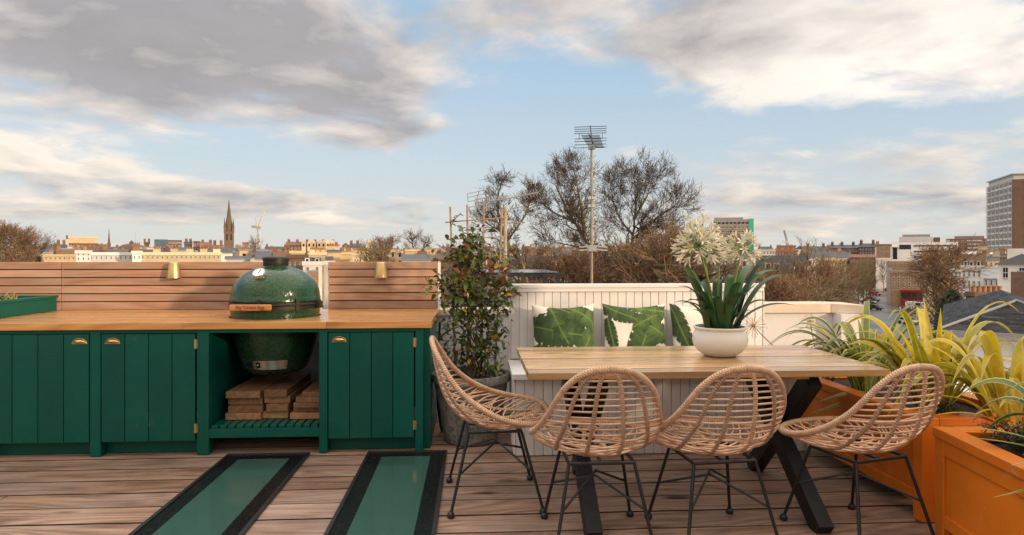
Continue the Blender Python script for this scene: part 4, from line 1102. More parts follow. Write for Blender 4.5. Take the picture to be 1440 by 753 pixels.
def block(mb, x0, x1, y0, y1, z0, z1): mb.box(x0, x1, y0, y1, z0, z1)
def house(name, label, px0, px1, ytop, Y, wall, roof='flat', rpx=None, roofm=None, depth=9, rows=(), chim=(), cat='house', group=None, rz=0, frame=True, dormers=(), pots=4, chm=None, cornice=True, chh=1.6):
    """a building whose front stands at distance Y and spans the given width; ytop is its eaves, rpx its ridge"""
    a = W(px0, ytop, Y=Y); b = W(px1, ytop, Y=Y); c_ = W((px0 + px1) / 2, ytop, Y=Y); ze = c_.z - ZG
    # fronts are turned square to the terrace; sizes follow from the true distance
    tdep = c_.x * ST + c_.y * CT; dist = hypot(c_.x, c_.y); w = abs(atan2(b.x, b.y) - atan2(a.x, a.y)) * dist
    rz = rz - atan2(c_.x, c_.y); PXM = w / (px1 - px0); pxc = (px0 + px1) / 2
    zof = lambda yy: H - (yy - HY) / F * tdep - ZG
    t = thing(name, label, cat, (c_.x, c_.y, ZG), rz, group); x0, x1 = -w / 2, w / 2
    mb = MB(); mb.box(x0, x1, 0, depth, 0, ze); mb.build('wall', wall, t)
    m_per = tdep / F
    zr = zof(rpx) if rpx else ze
    rm = roofm or C_slate; rf = None
    if roof == 'flat':
        mb = MB(); mb.box(x0 + .3, x1 - .3, .3, depth - .3, ze + .002, ze + .06); rf = mb.build('roof', C_lead, t)
        if cornice:
            mb = MB(); mb.box(x0 - .25, x1 + .25, -.25, .3, ze - .45, ze + .25); mb.box(x0 - .2, x0 + .15, .302, depth, ze - .3, ze + .25); mb.box(x1 - .15, x1 + .2, .302, depth, ze - .3, ze + .25); mb.build('cornice', wall, t)
    elif roof == 'gable':
        e = .3; mb = MB()
        mb.add([(x0 - e, -e, ze - .1), (x1 + e, -e, ze - .1), (x1 + e, depth + e, ze - .1), (x0 - e, depth + e, ze - .1), (x0 - e, depth / 2, zr), (x1 + e, depth / 2, zr)], [(0, 1, 5, 4), (2, 3, 4, 5), (0, 4, 3), (1, 2, 5), (0, 3, 2, 1)]); rf = mb.build('roof', rm, t)
    elif roof == 'front_gable':
        e = .3; mb = MB(); xm = (x0 + x1) / 2
        mb.add([(x0 - e, -e, ze - .1), (x1 + e, -e, ze - .1), (x1 + e, depth + e, ze - .1), (x0 - e, depth + e, ze - .1), (xm, -e, zr), (xm, depth + e, zr)], [(0, 4, 5, 3), (1, 2, 5, 4), (0, 1, 4), (2, 3, 5), (0, 3, 2, 1)]); rf = mb.build('roof', rm, t)
    elif roof == 'hip':
        e = .35; mb = MB(); k_ = min(w / 2 * .9, depth / 2)
        mb.add([(x0 - e, -e, ze), (x1 + e, -e, ze), (x1 + e, depth + e, ze), (x0 - e, depth + e, ze), (x0 + k_, depth / 2, zr), (x1 - k_, depth / 2, zr)], [(0, 1, 5, 4), (1, 2, 5), (2, 3, 4, 5), (3, 0, 4), (0, 3, 2, 1)]); rf = mb.build('roof', rm, t)
    elif roof == 'mansard':
        s_ = (zr - ze) * .38; mb = MB(); q = .15
        mb.add([(x0 + q, q, ze + .002), (x1 - q, q, ze + .002), (x1 - q, depth - q, ze + .002), (x0 + q, depth - q, ze + .002), (x0 + q, q + s_, zr), (x1 - q, q + s_, zr), (x1 - q, depth - q - s_, zr), (x0 + q, depth - q - s_, zr)], [(0, 1, 5, 4), (1, 2, 6, 5), (2, 3, 7, 6), (3, 0, 4, 7), (4, 5, 6, 7), (0, 3, 2, 1)]); rf = mb.build('roof', rm, t)
        mb = MB(); mb.box(x0 - .15, x1 + .15, -.15, .2, ze - .3, ze + .35); mb.build('cornice', wall, t)
    host = rf or t
    for (yy, hp, n, wf) in rows:
        z = zof(yy); h = hp * m_per; ww = w / n * wf
        for i in range(n): window(t, x0 + w * (i + .5) / n, 0, z, ww, h, frame)
    for (pc, yy, wp, hp) in dormers:
        xc_ = (pc - pxc) * PXM; z = zof(yy); ww, h = wp * m_per, hp * m_per
        s_ = (zr - ze) * .38; yd = .15 + s_ * max(0, (z - h / 2 - ze)) / max(.1, zr - ze) if roof == 'mansard' else depth / 2 * max(0, (z - h / 2 - ze)) / max(.1, zr - ze)
        mb = MB(); mb.box(xc_ - ww * .62, xc_ + ww * .62, yd - .1, yd + 2.2, z - h * .62, z + h * .62); d = mb.build('dormer', C_white, host)
        mb = MB(); mb.box(xc_ - ww * .72, xc_ + ww * .72, yd - .2, yd + 2.25, z + h * .625, z + h * .72); mb.build('dormer_roof', C_lead, d) if False else mb.build('dormer_roof', C_lead, host)
        mb = MB(); mb.box(xc_ - ww * .36, xc_ + ww * .36, yd - .14, yd - .08, z - h * .4, z + h * .4); mb.build('dormer_window', C_dark, host)
    for pc in chim:
        xc_ = (pc - pxc) * PXM
        zt = zr if roof in ('gable', 'mansard') else ze
        chimney(host, xc_, depth / 2 if roof != 'flat' else .8, zt - .2, pots=pots, m=chm or (wall if wall in (C_brown, C_red, C_stock, C_cream) else C_stock), h=chh)
    t['pxc'] = pxc; t['pxm'] = PXM; t['dep'] = tdep
    return t
def loc(t):
    X = lambda px: (px - t['pxc']) * t['pxm']; Z = lambda yy: H - (yy - HY) / F * t['dep'] - ZG
    return X, Z

# ---- ground, road, river of tarmac
M_ground = citymat('city_ground', (.12, .105, .09, 1), .3, .05)
mb = MB(); S = 9000; mb.add([(-S, -600, ZG), (S, -600, ZG), (S, S, ZG), (-S, S, ZG)], [(0, 1, 2, 3)]); struct(mb.build('ground', M_ground))
M_road = citymat('wet_asphalt', (.115, .108, .105, 1), .55, .12, .4, None, .6); M_pave = citymat('pavement_slabs', (.26, .245, .23, 1), .12, .8, .8)
M_line = paint('road_paint', (.7, .7, .68, 1), .6, .2, 3)
cl = [W(1330, 560, Z=ZG), W(1305, 500, Z=ZG), W(1284, 462, Z=ZG), W(1270, 440, Z=ZG), W(1258, 422, Z=ZG), W(1246, 408, Z=ZG), W(1240, 398, Z=ZG), W(1240, 389, Z=ZG), W(1238, 382, Z=ZG), W(1230, 376, Z=ZG)]
cl = spline(cl, 5)
def ribbon(mb, pts, o0, o1, z, th=0):
    vs = []
    for i, p in enumerate(pts):
        d = pts[min(i + 1, len(pts) - 1)] - pts[max(i - 1, 0)]; n_ = Vector((d.y, -d.x, 0)).normalized()
        a = p + n_ * o0; b = p + n_ * o1; vs += [(a.x, a.y, z), (b.x, b.y, z)]
        if th: vs += [(b.x, b.y, z - th), (a.x, a.y, z - th)]
    k_ = 4 if th else 2; fs = []
    for i in range(len(pts) - 1):
        q = i * k_; 
        if th:
            for j in range(4): fs.append((q + j, q + k_ + j, q + k_ + (j + 1) % 4, q + (j + 1) % 4))
        else: fs.append((q, q + 2, q + 3, q + 1))
    mb.add(vs, fs)
mb = MB(); ribbon(mb, cl, -7.5, 7.5, ZG + .02); struct(mb.build('road', M_road))
mb = MB(); ribbon(mb, cl, -11, -7.5, ZG + .15, .15); struct(mb.build('pavement', M_pave))
mb = MB(); ribbon(mb, cl, 7.5, 11, ZG + .15, .15); struct(mb.build('pavement', M_pave))
mb = MB()
for i in range(2, len(cl) - 2, 2): ribbon(mb, cl[i:i + 2], -.12, .12, ZG + .026)
struct(mb.build('road_markings', M_line))

# ---- handcrafted skyline, left to right
HW = lambda px0, px1: None
house('low_terrace', 'low yellow lit stucco building at the far left behind the cedar fence', 62, 107, 359, 190, C_yellow, rows=[(363.5, 2.5, 7, .35)], cornice=True)
house('brick_house', 'brown brick house with dark roof beside the autumn tree at far left', 58, 84, 353, 330, C_brown, 'gable', 347.5, C_slate, chim=(62, 79), rows=[(356, 3, 4, .4)])
house('brick_house', 'dark roofed brick house left of the cream hall', 76, 94, 350, 420, C_brown, 'gable', 344, C_slate, chim=(82, 90), chh=2.5)
house('hall', 'wide cream lit hall with blank upper wall on the left skyline', 96, 137, 334, 620, C_yellow, roofm=C_lead, cat='hall', depth=20, chim=(94.5,), pots=0, chm=C_brown)
house('brick_house', 'red brick building with a row of white windows below the cream hall', 97, 139, 342.5, 520, C_red, 'flat', rows=[(347, 3.4, 8, .5)], cornice=False, cat='house')
house('grey_house', 'pale bluish white house with small windows above the cedar fence left of the white row', 107, 128, 354, 150, C_white, 'flat', rows=[(357.5, 3, 3, .22), (364, 3, 3, .22)])
house('white_row', 'long low bluish white terrace in shade left of the cream terrace', 126, 187, 356.5, 165, C_white, 'flat', rows=[(362.5, 3.5, 9, .18)], cat='terrace')
house('white_house', 'narrow taller white house joining the white row and the cream terrace', 186, 199, 354.5, 160, C_white, 'flat', rows=[(362, 4, 2, .2)], chim=(192,), cornice=True)
house('cream_terrace', 'long cream lit stucco terrace with small dark windows above the fence', 199, 312, 356.5, 168, C_cream, 'flat', rows=[(362, 2.6, 17, .28)], chim=(221, 245, 267, 287, 306), pots=3, cat='terrace', depth=12, chh=1.1)
house('brick_house', 'small brick house right of the thin stone spire', 137, 150, 347, 480, C_red, 'gable', 343.5, C_slate, rows=[(350, 3, 3, .4)])
def dome():
    p = W(185, 356, Y=620); t = thing('domed_hall', 'broad shallow brown domed roof with a small lantern on the skyline', 'domed hall', (p.x, 620, ZG)); r = 17 * 620 / F
    mb = MB(); zt = W(185, 351.5, Y=620).z - ZG; mb.lathe([(r, 0), (r, zt)], 32); mb.build('wall', C_red, t, smooth=30)
    h_ = 8.5 * 620 / F; mb = MB(); mb.lathe([(r * 1.03, zt + .01)] + [(r * cos(a) + .01, zt + h_ * sin(a)) for a in [pi / 2 * i / 10 for i in range(1, 11)]], 32); d = mb.build('dome', C_tile, t, smooth=180)
    mb = MB(); mb.lathe([(1.8, zt + h_ - .3), (1.8, zt + h_ + 1), (.01, zt + h_ + 3)], 10); mb.build('lantern', C_slate, d)
dome()
def spire(px, ytip, ybase, ytow, wpx, Y, label, m, pinn=True):
    """ytow: top of the square tower, ytip: tip of the spire"""
    p = W(px, ybase, Y=Y); k_ = Y / F; s_ = wpx * k_ / 2; t = thing('church_spire', label, 'church spire', (p.x, Y, ZG), .35)
    zt = W(px, ytow, Y=Y).z - ZG; zp = W(px, ytip, Y=Y).z - ZG
    mb = MB(); mb.box(-s_, s_, -s_, s_, 0, zt); mb.box(-s_ * 1.08, s_ * 1.08, -s_ * 1.08, s_ * 1.08, zt + .01, zt + .8); mb.build('tower', m, t)
    mb = MB(); mb.lathe([(s_ * .93, zt + .8), (s_ * .45, lerp(zt, zp, .5)), (.12, zp)], 8); sp_ = mb.build('spire', m, t)
    if pinn:
        for (a, b) in ((-1, -1), (1, -1), (1, 1), (-1, 1)):
            mb = MB(); mb.box(a * s_ * .86 - .7, a * s_ * .86 + .7, b * s_ * .86 - .7, b * s_ * .86 + .7, zt + .8, zt + 4); mb.add([(a * s_ * .86 + i, b * s_ * .86 + j, zt + 4.01) for i, j in ((-.8, -.8), (.8, -.8), (.8, .8), (-.8, .8))] + [(a * s_ * .86, b * s_ * .86, zt + 11)], [(0, 1, 4), (1, 2, 4), (2, 3, 4), (3, 0, 4)]); mb.build('pinnacle', m, t)
        for f_ in range(2):
            for xx in (-.42, .42):
                o = window(t, xx * s_ if f_ == 0 else s_, -s_ if f_ == 0 else xx * s_, zt - s_ * .95, s_ * .34, s_ * 1.3, False, 0 if f_ == 0 else pi / 2)
        for xx in (0,):
            mb = MB(); zl = lerp(zt, zp, .12); mb.box(-s_ * .16, s_ * .16, -s_ * .86, -s_ * .3, zl, zl + s_ * .6); mb.add([(-s_ * .2, -s_ * .88, zl + s_ * .6), (s_ * .2, -s_ * .88, zl + s_ * .6), (s_ * .2, -s_ * .2, zl + s_ * .6), (-s_ * .2, -s_ * .2, zl + s_ * .6), (0, -s_ * .7, zl + s_ * 1.3)], [(0, 1, 4), (1, 2, 4), (2, 3, 4), (3, 0, 4)]); mb.build('lucarne', m, sp_)
    return t
spire(153.3, 321, 352, 343, 3.6, 760, 'thin slender stone church spire right of the cream hall', C_stone, False)
spire(322, 281, 350, 328, 12.4, 470, 'tall brown stone church spire with pinnacles rising highest on the left skyline', C_stone)
def shard():
    Y = 3200; p = W(190.5, 345, Y=Y); t = thing('glass_skyscraper', 'faint pale tapering glass skyscraper far behind the domed roof', 'skyscraper', (p.x, Y, ZG)); zt = W(190, 329, Y=Y).z - ZG
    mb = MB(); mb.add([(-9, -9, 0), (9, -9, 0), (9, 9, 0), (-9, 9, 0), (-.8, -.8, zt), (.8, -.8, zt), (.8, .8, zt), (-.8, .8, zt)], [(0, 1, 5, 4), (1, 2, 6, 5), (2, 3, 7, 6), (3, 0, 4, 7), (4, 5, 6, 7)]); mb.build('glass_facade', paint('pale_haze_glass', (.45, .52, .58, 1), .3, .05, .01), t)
    mb = MB(); mb.tube([(0, 0, zt), (0, 0, zt + 8)], .4, 5); mb.build('mast', C_lead, t)
shard()
house('stone_tower', 'small square stone church tower with corner pinnacles right of the domed roof', 203, 210, 341, 560, C_stone, 'flat', cat='tower', depth=5, chim=(203.5, 209.5), pots=0, chm=C_stone, chh=3)
house('office_block', 'blue grey glazed office block stepped on the left skyline', 217, 236, 337, 640, C_glassb, 'flat', cat='office', depth=18, cornice=False)
house('office_block', 'pinkish brick and glass block right of the blue glazed office', 235, 256, 338, 650, C_red, 'flat', rows=[(342, 2.5, 5, .6), (347, 2.5, 5, .6)], cat='office', cornice=False)
house('brick_house', 'dark tall brick house with chimneys left of the tall spire', 259, 270, 344, 430, C_brown, 'gable', 340, C_slate, chim=(262, 268), chh=1.5)
house('brick_house', 'tall narrow dark red brick block left of the tall spire', 272, 281, 340, 425, C_red, 'flat', rows=[(345, 3, 2, .4), (351, 3, 2, .4)])
house('brick_house', 'gabled dark brick house immediately left of the tall spire', 282, 298, 347, 410, C_red, 'gable', 340.5, C_tile, chim=(285, 296), chh=1)
house('brick_house', 'low brick house with two tall chimney stacks touching the tall spire', 299, 314, 348.5, 400, C_brown, 'gable', 344.5, C_tile, chim=(302, 311), chh=2.4)
house('brick_tower', 'bright orange brick building right of the tall spire', 341, 350, 341.5, 420, C_orange, 'flat', cat='house', rows=[(346, 3, 2, .4)])
house('slate_house', 'dark slate roofed house below the tall spire', 310, 327, 356, 200, C_white, 'gable', 352, C_slate)
house('yellow_terrace', 'yellow lit stucco terrace with small windows below right of the tall spire', 324, 366, 353.5, 300, C_yellow, 'flat', rows=[(356, 2, 7, .3)], cat='terrace')
house('slate_house', 'long dark slate roof over a white wall left of the barbecue lid', 318, 352, 364.5, 140, C_white, 'gable', 360.5, C_slate)
house('white_house', 'white gabled wall between slate roofs just left of the barbecue chimney', 351, 362, 362, 150, C_white, 'front_gable', 358, C_slate)
house('slate_house', 'dark slate roof behind the barbecue chimney', 360, 392, 365, 135, C_white, 'gable', 360, C_slate)
house('yellow_terrace', 'yellow stucco house left of the big red brick mansion block', 367, 386, 354.5, 280, C_yellow, 'flat', rows=[(357.5, 2.4, 4, .35)])
house('white_house', 'white stucco house above the barbecue chimney', 385, 403, 355.5, 260, C_white, 'flat', rows=[(359, 2.4, 4, .3)], chim=(388, 399))
def mansion():
    t = house('mansion_block', 'long red brick mansion block with pale bays and many chimneys behind the barbecue', 403, 475, 345, 430, C_red, 'gable', 340, C_tile, chim=(406, 418, 432, 443, 455, 469), rows=[(350, 3, 14, .35)], cat='mansion block', depth=14, chh=1.2)
    k_ = 430 / F
    for px in (427, 435, 441, 449, 455, 461, 468):
        X, Z = loc(t); mb = MB(); x = X(px); z = Z(345)
        mb.box(x - 1.25, x + 1.25, -.8, -.001, z - 4, z + 1.5); mb.add([(x - 1.5, -.9, z + 1.51), (x + 1.5, -.9, z + 1.51), (x + 1.5, 2, z + 1.51), (x - 1.5, 2, z + 1.51), (x, -.9, z + 3.6), (x, 2, z + 3.6)], [(0, 1, 4), (2, 3, 5), (0, 4, 5, 3), (1, 2, 5, 4), (0, 3, 2, 1)])
        b = mb.build('gabled_bay', C_cream, t)
        window(b, x, -.8, z, 1.2, 1.8, False)
mansion()
house('yellow_terrace', 'yellow lit flat topped building in front of the mansion block', 408, 429, 354, 210, C_yellow, 'flat', cornice=True)
house('brick_house', 'dark brown brick building with white parapet right of the barbecue lid', 404, 432, 360, 120, C_brown, 'flat', rows=[(372, 6, 4, .25), (386, 6, 4, .25)])
house('cream_house', 'cream house with a row of chimney pots behind the white dormer house', 436, 459, 356.5, 190, C_cream, 'flat', chim=(440, 447, 454), pots=5, chh=1.0)
house('white_dormer_house', 'white house with grey mansard roof and dormers right of the barbecue', 426, 453, 371, 105, C_white, 'mansard', 362.5, C_slate, rows=[(378.5, 5, 2, .22)], dormers=[(432, 367, 5, 6), (446, 367, 5, 6)], depth=8)
house('white_dormer_house', 'white house with steep slate roof touching the right cedar fence panel', 456, 470, 370, 108, C_white, 'mansard', 361, C_slate, rows=[(378, 5, 1, .3)], depth=8)
house('brick_outbuilding', 'low brown brick wall end close right of the barbecue lid', 431, 448, 383, 60, C_stock, 'flat', cornice=False, depth=6)
house('cream_house', 'cream stucco house with tall chimney stack above the right fence panel', 461, 478, 355, 200, C_cream, 'gable', 351, C_slate, chim=(464, 474), pots=5, chh=1)
house('cream_house', 'yellowish cream house with many chimney pots above the right fence panel', 477, 494, 356, 205, C_yellow, 'flat', chim=(480, 490), pots=5, chh=1)
house('cream_house', 'tall bright cream gable end with a crown of chimney pots above the right wall light', 496, 518, 357, 190, C_cream, 'flat', chim=(500, 507, 514), pots=5, chh=.9, rows=[(366, 2.5, 3, .2)])
house('brick_house', 'brick gabled house with white windows right of the mansion block', 481, 491, 346, 400, C_red, 'front_gable', 341.5, C_tile, rows=[(349, 2.5, 3, .3)])
house('brick_house', 'grey roofed brick house second right of the mansion block', 492, 508, 346.5, 410, C_brown, 'gable', 342.5, C_slate, chim=(494, 503), chh=1.5)
def tank():
    Y = 430; p = W(519.5, 348, Y=Y); t = thing('water_tank', 'round pale tank standing on a white roof right of the brick houses', 'tank', (p.x, Y, ZG)); z = W(519, 344.5, Y=Y).z - ZG; k_ = Y / F
    mb = MB(); mb.box(-5 * k_, 5 * k_, -2, 5, 0, z - .5); mb.build('base', C_white, t)
    mb = MB(); mb.lathe([(.01, z), (4.2 * k_, z), (4.5 * k_, z + 3 * k_), (3.4 * k_, z + 6 * k_), (.01, z + 7.4 * k_)], 20); mb.build('drum', C_cream, t, smooth=50)
tank()
house('slate_house', 'white gabled house with long slate roof right of the autumn tree', 566, 606, 366, 118, C_white, 'gable', 358, C_slate)
house('yellow_terrace', 'bright yellow stucco house behind the slate roof right of the autumn tree', 570, 587, 352, 260, C_yellow, 'flat', cornice=True)
house('yellow_terrace', 'yellow stucco terrace just left of the cane trellis', 601, 627, 352.5, 250, C_yellow, 'flat', rows=[(356, 2.5, 5, .3)])
house('brown_house', 'brown tiled house under the yellow terrace left of the cane trellis', 606, 632, 365, 125, C_brown, 'gable', 359, C_tile)
# dark mansard terraces behind the bare trees
house('mansard_terrace', 'dark slate mansard terrace with white dormers behind the tall aerial mast', 712, 870, 379, 78, C_brown, 'mansard', 361, C_slate, rows=[(392, 7, 14, .4)], dormers=[(730, 374, 6, 7), (779, 372, 6, 8), (792, 372, 6, 8), (828, 373, 6, 8), (846, 373, 6, 8)], depth=10, cat='terrace')
house('mansard_terrace', 'dark slate mansard terrace behind the right hand bare tree', 872, 1000, 380, 82, C_brown, 'mansard', 362, C_slate, rows=[(392, 6, 11, .4)], dormers=[(890, 374, 6, 7), (927, 374, 6, 8), (962, 374, 6, 7)], depth=10, cat='terrace')
house('mansard_terrace', 'dark slate mansard terrace with white dormers right of the white flowers', 1060, 1136, 383, 80, C_brown, 'mansard', 359.5, C_slate, rows=[(394, 7, 7, .4)], dormers=[(1080, 375, 7, 8), (1092, 375, 7, 8), (1114, 378.5, 6, 6), (1128, 378.5, 6, 6)], depth=10, cat='terrace')
for px0, px1, yt, Y, m, l in ((716, 726, 354, 260, C_yellow, 'small yellow lit house behind the left aerial mast'), (742, 756, 351, 300, C_cream, 'small cream lit house behind the left bare tree'), (761, 778, 354.5, 240, C_yellow, 'yellow lit house with chimneys left of the tall aerial mast'), (783, 792, 353, 280, C_yellow, 'tiny yellow house just left of the tall aerial mast'), (898, 906, 354, 250, C_yellow, 'tiny yellow lit house behind the right bare tree'), (852, 868, 352, 310, C_white, 'small white house between the two tall bare trees')):
    house('small_house', l, px0, px1, yt, Y, m, 'gable', yt - 3, C_tile, chim=((px0 + px1) / 2,), chh=1, rows=[(yt + 2, 1.8, 3, .3)])
# grey tower behind the flowers
def slab_tower():
    Y = 470; t = house('office_tower', 'grey concrete office tower with bright green edge behind the white flowers', 1003, 1053, 309, Y, C_grey, 'flat', cat='tower', depth=16, cornice=False, rows=[(y_, 2.6, 9, .72) for y_ in (314, 320.5, 327, 333.5, 340)], frame=False)
    X, Z = loc(t); a = X(1053); ze = Z(309); mb = MB(); mb.box(a + .002, a + 3.2, -.3, 16, 0, ze + .4); mb.build('green_cladding', C_greenc, t)
    mb = MB(); mb.box(-a + .5, a - 4, 2, 12, ze + .01, ze + 1.6); mb.build('roof_plant', C_lead, t)
    mb = MB(); zb_ = Z(324)
    for i in range(4): mb.box(-a, a, -.6, -.001, zb_ - 3.4 + i * 3.2 - 5, zb_ - 2.9 + i * 3.2 - 5)
    mb.build('spandrel_bands', C_cream, t)
slab_tower()
house('white_block', 'low white block right of the white flowers', 1061, 1090, 352, 230, C_white, 'flat', rows=[(356, 2.5, 7, .4)])
house('brick_block', 'orange lit brick building under the thin red crane', 1090, 1121, 352.5, 240, C_orange, 'flat', rows=[(357, 3, 7, .35)], chim=(1095, 1112))
house('brick_house', 'brown brick block behind the orange lit building under the thin red crane', 1094, 1119, 346, 330, C_stock, 'flat')
house('white_house', 'white gabled house right of the orange lit building', 1119, 1131, 350, 250, C_white, 'front_gable', 345.5, C_slate, rows=[(353, 2.5, 2, .3)])
house('yellow_terrace', 'bright yellow lit stucco house between bare trees left of the street', 1148, 1172, 364, 165, C_yellow, 'flat', rows=[(369, 3.2, 4, .3)])
house('yellow_terrace', 'second yellow lit stucco house partly behind twigs left of the street', 1173, 1190, 365, 168, C_yellow, 'flat', rows=[(370, 3.2, 3, .3)])
house('brick_row', 'long low brown brick row with grey roof on the skyline left of the street', 1128, 1166, 350.5, 420, C_stock, 'gable', 346.5, C_slate, rows=[(353, 2.5, 9, .4)], chim=(1136, 1158))
house('brick_row', 'brick row with stepped gables and chimneys on the skyline above the street', 1165, 1210, 349, 400, C_brown, 'gable', 344.5, C_slate, rows=[(353, 2.6, 11, .4)], chim=(1170, 1184, 1200), chh=1.5)
house('brick_row', 'taller gabled brick block on the skyline left of the white office', 1208, 1231, 347.5, 390, C_brown, 'gable', 342.5, C_slate, rows=[(351, 2.6, 6, .4), (356, 2.6, 6, .4)], chim=(1211, 1228), chh=1.8)
house('brick_block', 'flat topped grey brown brick block immediately left of the white office', 1232, 1254, 344, 360, C_stock, 'flat', rows=[(349, 3, 6, .35), (356, 3, 6, .35)], chim=(1234,), chh=1.5)
house('white_shop', 'small white building at the far end of the street', 1232, 1252, 364, 250, C_white, 'flat', rows=[(369, 4, 4, .2)])
house('brick_row', 'low red brown row of shops left of the far end of the street', 1195, 1230, 362, 255, C_red, 'gable', 358, C_tile, rows=[(368, 3.5, 8, .35)])
# white stepped modern office
def office():
    Y = 265; k_ = Y / F; t = house('modern_office', 'white stepped modern office building with long dark window bands', 1253, 1346, 341, Y, C_pale, 'flat', cat='office', depth=24, cornice=False)
    X, Z = loc(t)
    mb = MB(); mb.box(X(1263), X(1312), 3, 20, Z(341) + .07, Z(333)); mb.build('upper_storey', C_pale, t)
    mb = MB(); mb.box(X(1268), X(1308), 4, 18, Z(333) + .01, Z(329.5)); mb.build('roof_plant', C_lead, t)
    mb = MB(); mb.box(X(1313), X(1322), 3.5, 18, Z(341) + .07, Z(334)); mb.build('stair_core', C_brown, t)
    for yy, hh, p0, p1 in ((346, 2, 1285, 1343), (354, 2, 1285, 1345), (361.5, 2, 1285, 1345), (347.5, 6.5, 1264, 1281), (356, 18, 1254.5, 1261)):
        mb = MB(); mb.box(X(p0), X(p1), -.08, -.001, Z(yy + hh / 2), Z(yy - hh / 2)); mb.build('window_band', C_dark, t)
    mb = MB(); mb.box(X(1253) - .5, X(1263), -1.2, -.1, Z(348), Z(347)); mb.box(X(1253) - .5, X(1253) - .1, -1.2, -.1, Z(372), Z(348.01)); mb.build('corner_frame', C_white, t)
office()
house('brick_wall_row', 'low brown brick range in front of the white office', 1246, 1302, 368, 215, C_stock, 'flat', rows=[(373, 4, 9, .3)], cornice=False)
house('shed', 'flat grey roofed annexe right of the white office', 1345, 1372, 358, 300, C_pale, 'flat', cornice=False)
def flats():
    t = house('brick_flats', 'wide brown brick block of flats with white balconies left of the tall tower', 1330, 1390, 336, 430, C_red, 'flat', cat='flats', depth=18, cornice=False, rows=[(y_, 2.8, 9, .4) for y_ in (340, 346, 352)])
    X, Z = loc(t)
    mb = MB(); z = Z(334); mb.box(X(1342), X(1384), 3, 14, z - 1, z + .9); mb.build('roof_plant', C_lead, t)
    for px in (1332, 1363, 1371, 1377):
        for yy in (339, 344, 349, 354):
            mb = MB(); mb.box(X(px) - 1.3, X(px) + 1.3, -.9, -.001, Z(yy) - .4, Z(yy) + .5); mb.build('balcony', C_white, t)
flats()
house('stone_chapel', 'small pale gabled building at the foot of the tall tower', 1375, 1389, 346, 270, C_cream, 'front_gable', 340.5, C_lead)
house('long_shed', 'long low pale roofed range below the brick flats', 1342, 1420, 357.5, 240, C_stock, 'gable', 354, C_pale)
# tower at the right edge
def tower():
    Ya = 330.0; A = W(1424, 244, Y=Ya); top = A.z
    tb = 1.0 * Ya * 1.12; B = W(1388, 255.5, Y=tb)
    ab = Vector((B.x - A.x, B.y - A.y, 0)); L = ab.length; ux = -ab.normalized()             # along the left face towards A
    ang = atan2(ux.y, ux.x); t = thing('tower_block', 'tall grey brown concrete tower block with regular windows at the right edge', 'tower', (B.x, B.y, ZG), ang)
    ht = top - ZG; D = 26
    mb = MB(); mb.box(0, L, 0, D, 0, ht - 3.2); mb.build('wall', C_grey, t)
    mb = MB(); mb.box(L + .003, L + .4, .5, D, 0, ht - 3.2); mb.box(L + .003, L + .5, -.2, .49, 0, ht - 3.2); mb.build('brick_side', C_brown, t)
    mb = MB(); mb.box(.6, L - .6, .6, D - .6, ht - 3.19, ht - .5); mb.box(-.4, L + .8, -.4, D + .4, ht - .49, ht); mb.build('roof', C_pale, t)
    nf = 15; fh = (ht - 5) / nf
    for f_ in range(5, nf):
        z = 1.5 + fh * (f_ + .5)
        for i in range(6): window(t, L * (i + .5) / 6, -.02, z + .2, L / 6 * .48, fh * .48, False)
        mb = MB()
        for i in range(6): mb.box(L * i / 6 + .5, L * (i + 1) / 6 - .5, -.3, -.001, z - fh * .5, z - fh * .28)
        mb.build('spandrel_panels', C_white, t)
        for i in range(2): window(t, L + .42, 6 + i * 11, z, 1.6, 1.6, True, pi / 2)
    mb = MB()
    for i in range(7): mb.box(L * i / 6 - .18, L * i / 6 + .18, -.45, -.31, 0, ht - 3.2)
    mb.build('mullions', C_grey, t)
tower()
# the brown corner pub with red shopfront
def pub():
    Y = 178; t = house('corner_building', 'brown brick corner building with a bright red shopfront on the street', 1252, 1298, 383, Y, C_stock, 'flat', rows=[(390, 7, 6, .28), (401, 7, 6, .28)], cat='shop', depth=14, rz=0)
    X, Z = loc(t)
    mb = MB(); mb.box(X(1267), X(1297), -1.0, -.001, .02, Z(408)); s_ = mb.build('red_shopfront', C_redp, t)
    for i in range(4): window(s_, X(1271 + i * 7.2), -1.0, Z(416.5), 1.0, 1.7, False)
    mb = MB(); mb.box(X(1266), X(1298), -1.25, -1.001, Z(411), Z(408.5)); mb.build('fascia', C_redp, s_)
    return t
pub()
house('white_shop', 'narrow white gable end beside the brown corner building', 1247, 1253, 380, 185, C_white, 'gable', 377, C_slate)
